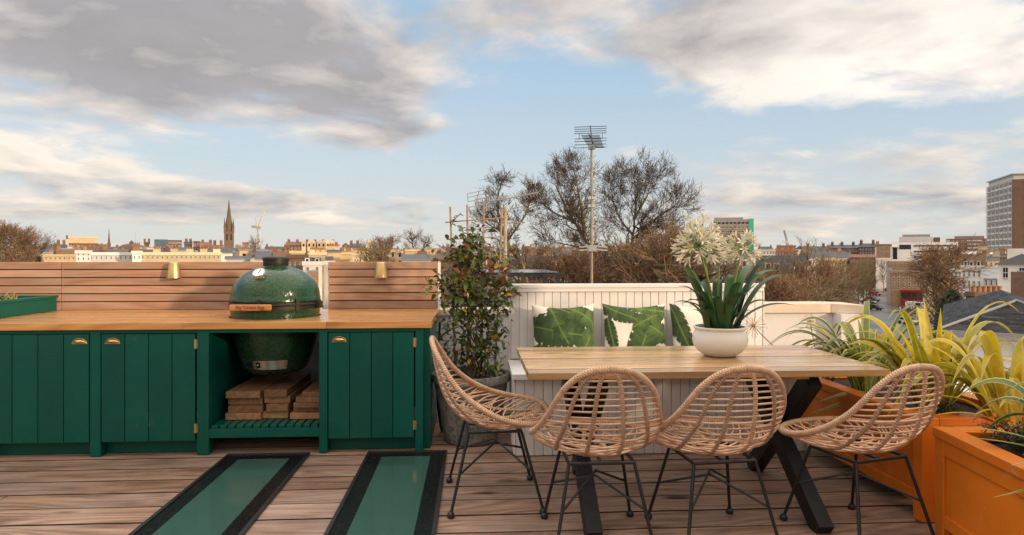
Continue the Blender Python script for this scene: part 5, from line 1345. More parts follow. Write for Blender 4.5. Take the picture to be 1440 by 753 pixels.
# stucco terrace at right
def stucco():
    house('stucco_terrace', 'long cream white stucco terrace with tall windows right of the round bush', 1352, 1402, 377, 112, C_white, 'flat', rows=[(385, 8, 7, .26), (400, 9, 7, .26)], cat='terrace', depth=10, rz=0)
    house('slate_attic_house', 'grey slate attic house with dormers behind the stucco terrace', 1351, 1383, 376, 130, C_white, 'mansard', 367, C_slate, dormers=[(1358, 371, 4, 6), (1366, 371, 4, 6), (1376, 371, 4, 6)], chim=(1380,), depth=8)
    house('white_house', 'lower white wing with grey lean-to roof right of the stucco terrace', 1383, 1413, 391, 92, C_white, 'gable', 380, C_lead, rows=[(398, 7, 4, .25)])
    house('white_house', 'pinkish white house in the shade behind the round bush', 1336, 1353, 380, 125, C_white, 'flat', rows=[(387, 7, 3, .25), (399, 7, 3, .25)])
    house('white_villa', 'white villa with grey pediment roof below the tall tower', 1402, 1472, 371, 70, C_white, 'front_gable', 357, C_lead, rows=[(384, 14, 3, .3)], depth=12, cat='villa')
    house('white_block', 'plain bluish white rendered block below the tall tower', 1416, 1470, 350, 100, C_white, 'flat', cornice=False)
stucco()
def stack():
    Y = 46; p0, p1 = W(1371, 417, Y=Y), W(1417, 417, Y=Y); t = thing('chimney_stack', 'long brown brick chimney stack topped with terracotta pots at right', 'chimney stack', ((p0.x + p1.x) / 2, Y, ZG)); w = p1.x - p0.x; z = p0.z - ZG
    mb = MB(); mb.box(-w / 2, w / 2, 0, .9, 0, z); mb.build('brickwork', C_brown, t)
    mb = MB(); mb.box(-w / 2 - .1, w / 2 + .1, -.1, 1, z + .002, z + .18); mb.box(-w / 2 - .04, w / 2 + .04, -.04, .94, z + .181, z + .3); mb.build('brick_cap', C_brown, t)
    for i in range(6):
        mb = MB(); mb.lathe([(.15, 0), (.14, .32), (.17, .36), (.17, .42), (.11, .42)], 12, (-w / 2 + w * (i + .6) / 6.2, .45, z + .3)); mb.build('chimney_pot', C_orange, t)
    Y = 40; t = house('chimney_stack', 'broad brown brick wall end rising at the right edge beside the slate roof', 1421, 1475, 383, Y, C_brown, 'flat', cat='wall', cornice=False, depth=1.2, chim=())
stack()
# near slate-roofed neighbour
def neighbour():
    a = W(1321, 463, Y=15.0); an = radians(37); e1 = Vector((cos(an), -sin(an), 0)); e2 = Vector((sin(an), cos(an), 0))
    def PX(v): return 720 + F * (v.x * CT - v.y * ST) / (v.x * ST + v.y * CT)
    s_ = next(i * .05 for i in range(10, 400) if PX(a + (e1 + e2) * i * .05) > 1427)
    pk = a + (e1 + e2) * s_; pk.z = H - (424 - HY) / F * (pk.x * ST + pk.y * CT)
    D = 9.0; L = 2 * s_; t = thing('slate_roofed_house', 'white rendered neighbouring house with dark slate hipped roof behind the yellow leaves', 'house', (a.x, a.y, ZG), -an); Mw = Matrix.Translation((a.x, a.y, 0)) @ Matrix.Rotation(-an, 4, 'Z')
    o = Vector((0, 0, ZG))       # parts are written in the house's own axes
    mb = MB(); mb.box(.25, L - .25, .2, D, ZG, a.z - .05); mb.build('wall', M_wall, t, o)
    mb = MB(); v = [(0, 0, a.z), (L, 0, a.z), (L, D + .2, a.z), (0, D + .2, a.z), (s_, s_, pk.z), (s_, D - s_ + .3, pk.z)]
    mb.add(v, [(0, 1, 4), (1, 2, 5, 4), (2, 3, 5), (3, 0, 4, 5), (0, 3, 2, 1)])
    m, nt, bs = newmat('slate_courses'); co = geopos(nt); sp = N(nt, 'ShaderNodeSeparateXYZ'); nt.links.new(co, sp.inputs[0])
    row = mth(nt, 'MULTIPLY', sp.outputs[2], 26); fr = mth(nt, 'FRACT', row); fl = mth(nt, 'FLOOR', row)
    ux = mth(nt, 'ADD', mth(nt, 'MULTIPLY', sp.outputs[0], 3.4), mth(nt, 'MULTIPLY', fl, .5)); fx_ = mth(nt, 'FRACT', ux)
    wn = N(nt, 'ShaderNodeTexWhiteNoise', noise_dimensions='2D'); cb = N(nt, 'ShaderNodeCombineXYZ'); nt.links.new(mth(nt, 'FLOOR', ux), cb.inputs[0]); nt.links.new(fl, cb.inputs[1]); nt.links.new(cb.outputs[0], wn.inputs['Vector'])
    c = mixc(nt, wn.outputs['Value'], (.014, .015, .017, 1), (.055, .056, .06, 1)); c = mixc(nt, mapr(nt, fr, .0, .16, .8, 0), c, (.012, .012, .013, 1)); c = mixc(nt, mapr(nt, fx_, 0, .06, .6, 0), c, (.015, .015, .016, 1))
    sp2 = mapr(nt, noise(nt, co, 9, 6, .85), .60, .70); c = mixc(nt, mth(nt, 'MULTIPLY', sp2, .7), c, (.3, .3, .29, 1))
    nt.links.new(c, bs.inputs['Base Color']); bs.inputs['Roughness'].default_value = .8; bs.inputs['Specular IOR Level'].default_value = .12
    rf = mb.build('roof', m, t, o)
    mb = MB(); mb.tube([Vector(v[0]) + Vector((0, 0, .01)), Vector(v[4]) + Vector((0, 0, .02))], .035, 8); mb.tube([Vector(v[1]) + Vector((0, 0, .01)), Vector(v[4]) + Vector((0, 0, .02))], .035, 8); mb.build('hip_flashing', C_lead, rf, o)
    mb = MB(); mb.box(-.02, L + .02, -.07, -.001, a.z - .07, a.z - .01); mb.build('gutter', C_lead, rf, o)
    inv = Mw.inverted()
    for (p0, p1, dz0, dz1) in ((1346, 1371, .18, .78), (1403, 1430, .22, .62)):
        q = []
        for p in (p0, p1):
            d = W(p, HY, Y=1.0); d.z = 0; n_ = e2; c = a + e2 * .2; q.append((inv @ (d * (c.dot(n_) / d.dot(n_)))).x)
        f_ = .045; z0, z1 = a.z - dz0, a.z - dz1
        mb = MB(); mb.box(q[0], q[1], .15, .199, z0 - f_, z0); mb.box(q[0], q[1], .15, .199, z1, z1 + f_); mb.box(q[0], q[0] + f_, .15, .199, z1 + f_, z0 - f_); mb.box(q[1] - f_, q[1], .15, .199, z1 + f_, z0 - f_); mb.build('blind_window', M_wall, t, o)
    t2 = thing('low_roof', 'pale grey flat roof with a dark ledge below the slate roofed house', 'flat roof', (a.x, a.y, ZG), -an)
    mb = MB(); mb.box(.2, 14, -5.5, .15, ZG, a.z - 1.0); mb.build('roof_slab', M_wall, t2, o)
    mb = MB(); mb.box(.15, 14, -1.3, -1.05, a.z - .999, a.z - .85); mb.build('upstand', C_lead, t2, o); mb = MB(); mb.box(.1, 14, -3.9, -3.7, a.z - .999, a.z - .9); mb.build('upstand', C_lead, t2, o)
    mb = MB(); mb.box(2.2, 14, -.9, -.3, a.z - .9, a.z - .66); mb.box(2.4, 13.8, -.8, -.4, a.z - .999, a.z - .901); mb.build('roof_hatch', C_dark, t2, o)
neighbour()

# ---- far rooftops: copies of a few small houses
def proto(i):
    t = thing('rooftop_house', 'x', 'house', (0, 0, ZG)); w, d, h = [(9, 9, 14), (14, 9, 13), (7, 8, 15), (20, 10, 13.5), (10, 9, 12.5), (12, 10, 16)][i]
    wm = [C_brown, C_white, C_red, C_cream, C_stock, C_red][i]
    mb = MB(); mb.box(-w / 2, w / 2, 0, d, 0, h); mb.build('wall', wm, t)
    mb = MB(); r = [3.5, 2.5, 3.5, .4, 3, 3][i]
    mb.add([(-w / 2 - .2, -.2, h), (w / 2 + .2, -.2, h), (w / 2 + .2, d + .2, h), (-w / 2 - .2, d + .2, h), (-w / 2, d / 2, h + r), (w / 2, d / 2, h + r)], [(0, 1, 5, 4), (2, 3, 4, 5), (0, 4, 3), (1, 2, 5), (0, 3, 2, 1)])
    mb.build('roof', [C_slate, C_slate, C_tile, C_lead, C_tile, C_slate][i], t)
    n = max(2, int(w / 3))
    for rr in (1.8, 5):
        for k_ in range(n): window(t, -w / 2 + w * (k_ + .5) / n, 0, h - rr, 1.1, 1.7, False)
    for s_ in (-1, 1): 
        mb = MB(); x = s_ * (w / 2 - 1); mb.box(x - .6, x + .6, d / 2 - .4, d / 2 + .4, h, h + r + .9)
        for q in range(3): mb.lathe([(.15, 0), (.12, .6), (.01, .6)], 6, (x - .4 + q * .4, d / 2, h + r + .9))
        mb.build('chimney', wm if wm in (C_brown, C_red, C_stock) else C_stock, t)
    return t
PR = [proto(i) for i in range(6)]; KIND = ['brown brick gabled house with slate roof', 'white stucco house with slate roof', 'narrow red brick house with tiled roof', 'cream flat roofed house', 'yellowish brick house with tiled roof', 'tall red brick house with slate roof']
ZONES = [(20, 200, 'far rooftops left of the domed hall'), (200, 320, 'far rooftops between dome and tall spire'), (320, 405, 'far rooftops right of the tall spire'), (470, 640, 'far rooftops above the short cedar fence'), (640, 800, 'far rooftops behind the climbing shrub'), (800, 1010, 'far rooftops behind the tall bare trees'), (1060, 1195, 'far rooftops left of the street')]
used = set(); RF = random.Random(21)
for zi, (a, b, nm) in enumerate(ZONES):
    nn = int((b - a) / 7)
    for j in range(nn):
        i = RF.randrange(6) if len(used) == 6 else len(used); px = lerp(a, b, (j + RF.random()) / nn); Y = RF.choice([240, 300, 380, 460, 560]) * RF.uniform(.9, 1.1)
        o = PR[i] if i not in used else copy_tree(PR[i]); used.add(i)
        yt = RF.uniform(345.5, 354) if Y > 300 else RF.uniform(350, 356); p = W(px, yt, Y=Y); o.location = (p.x, Y, ZG); s_ = RF.uniform(.85, 1.1); hh = [17.5, 15.5, 18.5, 14, 15.5, 19][i]; o.scale = (s_, s_, (p.z - ZG) / hh); o.rotation_euler = (0, 0, RF.uniform(-.3, .3) - atan2(p.x, p.y))
        o['label'] = f'{KIND[i]} in the {nm}'; o['group'] = f'{KIND[i].split(" with")[0]}s in the {nm}'
# ---- cranes
def crane(px, ybase, ymid, tip, Y, label, m):
    p = W(px, ybase, Y=Y); t = thing('tower_crane', label, 'crane', (p.x, Y, ZG)); k_ = Y / F; zm = W(px, ymid, Y=Y).z - ZG; q = W(*tip, Y=Y)
    def lattice(mb, a, b, s_, n):
        a, b = Vector(a), Vector(b); d = (b - a).normalized(); x = d.cross(Vector((0, 1, 0)))
        if x.length < .1: x = Vector((1, 0, 0))
        x.normalize(); y = d.cross(x); c = [(x * i + y * j) * s_ for i, j in ((-1, -1), (1, -1), (1, 1), (-1, 1))]
        for e in c: mb.tube([a + e, b + e], s_ * .22, 4)
        for i in range(n):
            u, v = a.lerp(b, i / n), a.lerp(b, (i + 1) / n)
            for j in range(4): mb.tube([u + c[j], v + c[(j + 1) % 4]], s_ * .14, 3, cap=False)
    mb = MB(); lattice(mb, (0, 0, 0), (0, 0, zm), 1.0, 26); mb.build('mast', m, t)
    tp = Vector((q.x - p.x, 0, q.z - ZG)); mb = MB(); lattice(mb, (0, 0, zm + .5), tp, .75, 16); mb.build('jib', m, t)
    mb = MB(); mb.box(-2.2, 1.5, -1.2, 1.2, zm - .6, zm + 1.6); mb.box(-5.5, -2.21, -1, 1, zm + .2, zm + 2.0); mb.build('cab', C_grey, t)
    mb = MB(); mb.tube([(-1.5, 0, zm + 1.5), (-2.5, 0, zm + 9)], .4, 5); mb.tube([(-2.5, 0, zm + 9), tp], .12, 3); mb.build('stay', C_grey, t)
crane(363.5, 350, 321, (371.5, 297), 560, 'grey white luffing tower crane on the skyline right of the tall spire', C_pale)
crane(1107, 348, 341, (1102.5, 324), 800, 'thin reddish crane jib on the skyline right of the grey tower', C_orange)
def mast(px, y0, y1, Y, label):
    p = W(px, y1, Y=Y); t = thing('radio_mast', label, 'mast', (p.x, Y, ZG)); z = W(px, y0, Y=Y).z - ZG; mb = MB(); mb.tube([(0, 0, 0), (0, 0, z)], .35, 6); mb.build('pole', C_lead, t); mb = MB()
    for i in range(3): mb.box(-.7, .7, -.3, .3, z * (.8 + i * .06), z * (.8 + i * .06) + 1.2)
    mb.build('antenna_panels', C_lead, t)
mast(15.5, 314, 345, 500, 'thin grey radio mast above the autumn tree at the far left')

# ================================================================ bare trees
def bark(name, col, moss):
    m, nt, b = newmat(name); co = geopos(nt); n = noise(nt, co, 3, 6, .7); g = N(nt, 'ShaderNodeNewGeometry').outputs['Normal']; 
    c = mixc(nt, mapr(nt, n, .3, .7), tuple(x * .6 for x in col[:3]) + (1,), col)
    c = mixc(nt, mapr(nt, noise(nt, co, 1.1, 5, .7), .48, .62, 0, .85), c, moss)
    nt.links.new(c, b.inputs['Base Color']); b.inputs['Roughness'].default_value = .9; return m
M_bark = bark('mossy_bark', (.16, .11, .07, 1), (.25, .21, .055, 1)); M_limb = bark('twig_bark', (.09, .06, .043, 1), (.11, .08, .045, 1))
M_red = bark('russet_twigs', (.23, .13, .075, 1), (.26, .17, .08, 1)); M_olive = bark('olive_twigs', (.21, .155, .085, 1), (.24, .19, .08, 1)); M_dusk = bark('dull_brown_twigs', (.17, .115, .08, 1), (.14, .10, .07, 1))
def grow(rr, mbt, mbc, p, d, L, r, depth, maxd, tw, inside, up=.12, kids=(4, 7)):
    n = max(3, int(4 + L * .8)); pts = [p.copy()]; dirs = [d.copy()]
    for i in range(n):
        d = (d + Vector((rr.uniform(-1, 1), rr.uniform(-1, 1), rr.uniform(-.8, .8))) * (.16 + .05 * depth) + Vector((0, 0, up * .5))).normalized()
        p = p + d * (L / n)
        if inside and depth <= 1 and not inside(p):
            if i > 0: break
        pts.append(p.copy()); dirs.append(d.copy())
    m = len(pts)
    if m < 2: return
    rad = [max(tw, r * (1 - .72 * i / (m - 1))) for i in range(m)]
    (mbt if depth <= 1 else mbc).tube(pts, rad, 7 if depth == 0 else 5 if depth == 1 else 3, cap=False)
    if depth >= maxd: return
    k_ = rr.randint(*kids) + (2 if depth >= 2 else 0)
    for j in range(k_):
        f = rr.uniform(.22, 1) if depth else rr.uniform(.35, 1); i = min(m - 1, int(f * (m - 1) + .5))
        b0 = dirs[i]; o = b0.orthogonal().normalized(); o.rotate(Matrix.Rotation(rr.uniform(0, 2 * pi), 3, b0))
        a = radians(rr.uniform(22, 62)); nd = (b0 * cos(a) + o * sin(a)).normalized()
        grow(rr, mbt, mbc, pts[i], nd, L * rr.uniform(.42, .68) * (1.1 - .35 * f), rad[i] * rr.uniform(.5, .72), depth + 1, maxd, tw, inside, up, kids)
def ell(c, rx, ry, rz):
    return lambda p: ((p.x - c[0]) / rx) ** 2 + ((p.y - c[1]) / ry) ** 2 + ((p.z - c[2]) / rz) ** 2 < 1
def bigtree(label, limbs, crown, Y, base_px, seed, maxd=3, tw=.011, mt=None, mc=None, kids=(6, 9)):
    """limbs: main limbs as picture points at the tree's own distance, with depth offsets; each one sheds branches within the crown"""
    rr = random.Random(seed); b = W(*base_px, Y=Y); t = thing('bare_tree', label, 'tree', (b.x, Y, ZG)); o = Vector((b.x, Y, ZG)); mbt, mbc = MB(), MB()
    cx, cy, rx, rz = crown; c = W(cx, cy, Y=Y); k_ = Y / F; ins = ell((c.x, Y, c.z), rx * k_, rx * k_ * 1.0, rz * k_)
    for li, (pts, r0) in enumerate(limbs):
        P = [W(x, y, Y=Y + dy) for x, y, dy in pts]
        if li == 0: P = [Vector((b.x, Y, ZG)), Vector((lerp(b.x, P[0].x, .6), Y, lerp(ZG, P[0].z, .6)))] + P
        P = spline(P, 4); m = len(P); rad = [max(.03, r0 * (1 - .8 * i / (m - 1))) for i in range(m)]
        mbt.tube([p + Vector((rr.uniform(-1, 1), rr.uniform(-1, 1), 0)) * .05 for p in P], rad, 8, cap=False)
        s0 = 7 if li == 0 else 1
        for i in range(s0, m):
            for q in range(2):
                d = (P[i] - P[i - 1]).normalized(); ov = d.orthogonal().normalized(); ov.rotate(Matrix.Rotation(rr.uniform(0, 2 * pi), 3, d)); a = radians(rr.uniform(20, 65))
                grow(rr, mbt, mbc, P[i], (d * cos(a) + ov * sin(a)).normalized(), rr.uniform(.5, 1.15) * rx * k_ * .66, rad[i] * .45, 1, maxd, tw, ins, .16, kids)
    mbt.build('trunk', mt or M_bark, t, o, smooth=180); mbc.build('crown', mc or M_limb, t, o); return len(mbc.f)
print('tree faces', bigtree('tall bare tree with a mossy forked limb, left of the mast', [([(868, 420, 0), (846, 372, 0), (822, 335, .3), (800, 300, .8), (782, 262, 1.2)], .30), ([(822, 335, .3), (818, 300, -1), (812, 262, -1.6), (806, 232, -2)], .15), ([(808, 312, .6), (780, 300, 1.5), (760, 284, 2.0)], .12), ([(834, 352, .2), (800, 345, -1.2), (770, 338, -1.5)], .10)], (797, 300, 64, 80), 58, (880, 470), 3),
  bigtree('tall bare tree with rounded crown right of the aerial mast', [([(868, 430, 0), (872, 370, 0), (888, 340, 0), (893, 300, .3), (894, 255, .6)], .26), ([(888, 338, 0), (912, 318, -1), (935, 298, -1.6), (952, 290, -2)], .15), ([(893, 305, .3), (910, 275, 1.2), (918, 248, 1.5)], .12), ([(889, 330, 0), (870, 305, 1), (862, 280, 1.5), (858, 262, 2)], .12), ([(890, 318, 0), (920, 330, 1.4), (950, 335, 2)], .09)], (902, 302, 72, 80), 62, (866, 480), 8),
  bigtree('sparse bare tree with mossy branches behind the climbing shrub', [([(745, 420, 0), (733, 372, 0), (715, 345, .2), (704, 315, .4), (700, 285, .6), (704, 258, .8)], .2), ([(712, 340, .2), (735, 310, -1), (744, 285, -1.4), (750, 268, -1.5)], .09), ([(708, 325, .3), (690, 318, 1.2), (676, 308, 1.6)], .08)], (712, 315, 54, 74), 50, (752, 470), 4, 3, .011, None, None, (4, 6)))
def treeproto(seed, h, w, m, mt, maxd=3, tw=.015, kids=(4, 6)):
    rr = random.Random(seed); t = thing('bare_tree', 'x', 'tree', (0, 0, ZG)); mbt, mbc = MB(), MB(); ins = ell((0, 0, h * .6), w / 2, w / 2, h * .42)
    top = Vector((rr.uniform(-.5, .5), rr.uniform(-.5, .5), h * .9)); P = spline([(0, 0, 0), (rr.uniform(-.3, .3), rr.uniform(-.3, .3), h * .3), top * .7, top], 4); mbt.tube(P, [.3 * (1 - .85 * i / (len(P) - 1)) for i in range(len(P))], 8, cap=False)
    for i in range(4, len(P)):
        for q in range(3):
            d = (P[i] - P[i - 1]).normalized(); ov = d.orthogonal().normalized(); ov.rotate(Matrix.Rotation(rr.uniform(0, 2 * pi), 3, d)); a = radians(rr.uniform(30, 75))
            grow(rr, mbt, mbc, P[i], (d * cos(a) + ov * sin(a)).normalized(), w * rr.uniform(.3, .5), .12, 1, maxd, tw, ins, .1, kids)
    mbt.build('trunk', mt, t); mbc.build('crown', m, t); return t
TP = [treeproto(31, 13, 9, M_red, M_bark, 3, .02, (7, 10)), treeproto(32, 12, 8, M_olive, M_bark), treeproto(33, 14, 10, M_dusk, M_limb), treeproto(34, 12, 9, M_olive, M_limb, 3, .014)]
TN = ['russet twigged bare tree', 'olive brown bare tree', 'dull brown spreading bare tree', 'pale mossy bare tree']
tused = set(); RT = random.Random(5)
def plant_tree(i, px, ytop, Y, label, group=None, sx=1.0):
    o = TP[i] if i not in tused else copy_tree(TP[i]); tused.add(i)
    h = [13, 12, 14, 12][i]; p = W(px, ytop, Y=Y); s_ = (p.z - ZG) / h; o.location = (p.x, Y, ZG); o.scale = (s_ * sx, s_ * sx, s_); o.rotation_euler = (0, 0, RT.uniform(0, 6.28)); o['label'] = label
    if group: o['group'] = group
    return o
G1, G2, G3 = 'bare trees behind the bench', 'bare trees left of the street', 'autumn trees above the left fence'
for k_, (px, yt, Y) in enumerate(((660, 364, 72), (700, 374, 62), (742, 374, 58), (776, 370, 64), (812, 374, 55), (846, 368, 62), (880, 360, 56), (912, 348, 54), (940, 350, 50), (962, 344, 56), (984, 354, 50))):
    i = k_ % 4; plant_tree(i, px, yt, Y, f'{TN[i]} in the thicket rising behind the white bench', f'{TN[i]}s behind the bench', 1.0)
for k_, (px, yt, Y) in enumerate(((1034, 386, 60), (1068, 394, 56), (1092, 384, 68), (1120, 376, 66), (1134, 357, 84), (1146, 386, 60), (1166, 382, 76), (1180, 376, 90), (1190, 392, 72), (1098, 408, 48), (1140, 408, 52), (1170, 408, 60))):
    i = (k_ * 3 + 1) % 4; plant_tree(i, px, yt, Y, f'{TN[i]} in the thicket between white bowl and street', f'{TN[i]}s left of the street', .9)
plant_tree(0, 1328, 357, 88, 'round brown crowned bare tree beside the street in front of the white office', None, 1.3)
plant_tree(2, 1317, 366, 92, 'dull brown bare tree left of the round crowned tree beside the street', None, .8)
plant_tree(2, 1322, 361, 100, 'dull brown bare tree directly behind the round crowned tree beside the street', None, .85)
plant_tree(0, 8, 325, 165, 'large russet autumn tree at the far left edge of the picture', None, 1.05)
plant_tree(0, 30, 331, 172, 'russet autumn tree second from the far left edge above the fence', None, 1.0)
plant_tree(2, 50, 336, 190, 'thin brown bare tree right of the russet trees above the fence', None, 1.0)
plant_tree(0, 541, 341, 170, 'russet round tree above the right cedar fence panel beside the cream gable', None, 1.0)
plant_tree(1, 524, 350, 150, 'smaller olive bare tree in front of the round russet tree above the fence', None, 1.0)
plant_tree(2, 580, 329, 330, 'wide dark bare tree on the skyline left of the cane trellis', None, 1.0)
plant_tree(2, 597, 335, 345, 'smaller dark bare tree on the skyline nearest the cane trellis', None, .9)
plant_tree(1, 362, 339, 330, 'pale bare tree at the foot of the grey tower crane', None, .9)
# clipped evergreen bush by the stucco terrace
def bush():
    p = W(1340, 408, Y=66); t = thing('evergreen_bush', 'large rounded dark green bush in front of the stucco terrace', 'bush', (p.x, 66, ZG)); mb = MB(); rr = random.Random(4); h_ = p.z - ZG; w = 25 * 66 / F
    m = leafmat('dark_evergreen_leaves', [(.018, .028, .012, 1), (.03, .04, .016, 1), (.05, .05, .022, 1)], .6, .05)
    for i in range(13000):
        z = rr.random() ** .7; a = rr.uniform(0, 2 * pi); q = (1 - z ** 3) ** .5 * rr.uniform(.75, 1) * (1 + .12 * sin(a * 5 + z * 9)); c = Vector((cos(a) * q * w * 1.1, sin(a) * q * w, z * h_))
        d = Vector((rr.uniform(-1, 1), rr.uniform(-1, 1), rr.uniform(-.5, 1))).normalized() * .14; s_ = d.orthogonal().normalized() * .07
        mb.add([c - s_, c + d, c + s_, c - d], [(0, 1, 2, 3)], 0, None, rr.random())
    mb.build('leaves', m, t)
    mb = MB(); mb.tube([(0, 0, 0), (0, 0, h_ * .8)], .25, 8); mb.build('trunk', M_limb, t)
bush()

# ================================================================ aerials, canopy
def aerial_mast():
    Y = 9.0; b = W(832, 440, Y=Y); x = b.x; zt = W(832, 207, Y=Y).z; t = thing('aerial_mast', 'tall pale metal aerial mast with a television aerial at its top behind the bench', 'aerial', (x, Y, -1.6)); o = Vector((x, Y, -1.6)); k_ = Y / F
    mb = MB(); mb.tube([(x, Y, -1.6), (x, Y, zt)], [.025, .017], 10); mb.tube([(x - .01, Y - .05, -1.6), (x - .01, Y - .05, zt - .4)], .007, 5); mb.build('pole', paint('weathered_mast', (.27, .22, .16, 1), .5, .3, 9, metallic=.3), t, o, smooth=60)
    Z = lambda y: W(832, y, Y=Y).z; X = lambda px: W(px, 190, Y=Y).x
    mb = MB(); mb.tube([(X(833), Y - .3, Z(212)), (X(837), Y + .5, Z(180))], .012, 6); mb.tube([(X(835), Y + .1, Z(200)), (X(838), Y + .45, Z(168))], .008, 6); mb.build('boom', M_blackmetal, t, o)
    mb = MB()
    def loop(y0, y1): mb.tube([(X(815), Y + .45, Z(y0)), (X(862), Y + .45, Z(y0 - 2)), (X(862), Y + .45, Z(y1 - 2)), (X(815), Y + .45, Z(y1))], .005, 5, True)
    for y0, y1 in ((170.5, 173.8), (177, 180.2), (188, 192), (196.8, 201.3)): loop(y0, y1)
    for i in range(14):
        f = i / 13; yy = lerp(Y - .3, Y + .35, f); z = lerp(Z(213), Z(184), f); hw = lerp(.10, .135, f); xx = lerp(X(833), X(836.5), f); mb.tube([(xx - hw, yy, z - .003), (xx + hw, yy, z + .003)], .0042, 5)
    mb.tube([(X(821), Y + .4, Z(181)), (X(821), Y + .4, Z(190))], .004, 5); mb.tube([(X(855), Y + .4, Z(179)), (X(855), Y + .4, Z(188))], .004, 5)
    mb.build('elements', M_blackmetal, t, o)
    mb = MB()
    for yy in (348, 352.5):
        mb.bar((X(814), Y - .05, Z(yy)), (X(829), Y - .05, Z(yy - 1.5)), .02, .02); mb.bar((X(837), Y - .05, Z(yy - 1.5)), (X(853), Y - .05, Z(yy)), .02, .02)
    mb.bar((X(829), Y - .05, Z(349)), (X(837), Y - .05, Z(349)), .02, .02); mb.box(x - .05, x + .05, Y - .09, Y + .04, Z(354), Z(345)); mb.build('lower_aerial', M_steel, t, o)
    mb = MB()
    for yy in (279, 208, 290): mb.box(x - .045, x + .045, Y - .05, Y + .05, Z(yy) - .02, Z(yy) + .02)
    mb.build('clamp', M_steel, t, o)
aerial_mast()
def yagi():
    Y = 7.4; b = W(710.5, 430, Y=Y); x = b.x; t = thing('aerial_mast', 'shorter mast behind the climbing shrub with a long yagi aerial and grid reflector', 'aerial', (x, Y, -1.6)); o = Vector((x, Y, -1.6)); Z = lambda y: W(710, y, Y=Y).z
    P = lambda px, py, dy=0: W(px, py, Y=Y + dy)
    mb = MB(); mb.tube([(x, Y, -1.6), (x, Y, Z(291))], .021, 10); mb.build('pole', paint('pale_mast', (.36, .30, .22, 1), .5, .3, 9), t, o, smooth=60)
    mb = MB(); mb.tube([P(668, 286, -.3), P(711, 280, 0), P(757, 271, .5)],   .008, 6); mb.tube([P(706, 314), P(738, 313, .3)], .009, 6); mb.build('boom', C_lead, t, o)
    mb = MB()
    for i in range(17):
        f = .12 + .88 * i / 16; c = P(668, 286, -.3).lerp(P(757, 271, .5), f); mb.tube([c + Vector((-.03, -.06, -.045)), c + Vector((.03, .06, .045))], .0035, 4); mb.tube([c + Vector((-.03, .05, .05)), c + Vector((.03, -.05, -.05))], .0035, 4)
    mb.build('directors', C_lead, t, o)
    mb = MB()
    for (y0, y1) in ((273, 266), (278, 271), (284, 277), (292, 285), (297, 290), (302, 295)):
        mb.tube([P(657 + (y0 - 273) * .12, y0, -.3), P(689 + (y0 - 273) * .1, y1, -.25)], .004, 5)
    mb.tube([P(674, 268, -.28), P(669, 287, -.3), P(676, 300, -.28)], .006, 5)
    for (a_, c_) in (((657, 273), (658, 284)), ((689, 266), (690, 277)), ((659, 292), (661, 302)), ((691, 285), (692, 295))): mb.tube([P(*a_, -.3), P(*c_, -.3)], .0035, 5)
    mb.build('reflector', C_lead, t, o)
yagi()
def canopy():
    Y0, Y1 = 9.6, 11.5; a = W(716, 385, Y=Y0); b = W(766, 385, Y=Y0); c = W(789, 389, Y=Y0); t = thing('roof_canopy', 'dark metal framed glass canopy behind the left end of the bench', 'canopy', ((a.x + b.x) / 2, 10.5, -1.6)); o = t.location.copy()
    mb = MB(); x0 = a.x - .5; x1 = c.x
    for y_ in (Y0, Y1): mb.box(x0, x1, y_, y_ + .06, a.z - .05, a.z)
    for i in range(8): x = lerp(x0, x1 - .06, i / 7); mb.box(x, x + .06, Y0 + .081, Y1 - .001, a.z - .045, a.z - .005)
    mb.build('frame', M_blackmetal, t, o)
    mb = MB(); mb.box(x0 + .02, x1 - .02, Y0 + .02, Y1 + .05, a.z + .002, a.z + .014); mb.build('glass_roof', C_dark, t, o)
    for px in (727, 766, 785):
        p = W(px, 390, Y=Y0); mb = MB(); mb.box(p.x - .03, p.x + .03, Y0 + .01, Y0 + .07, -1.6, a.z - .051); mb.build('post', M_blackmetal, t, o)
canopy()

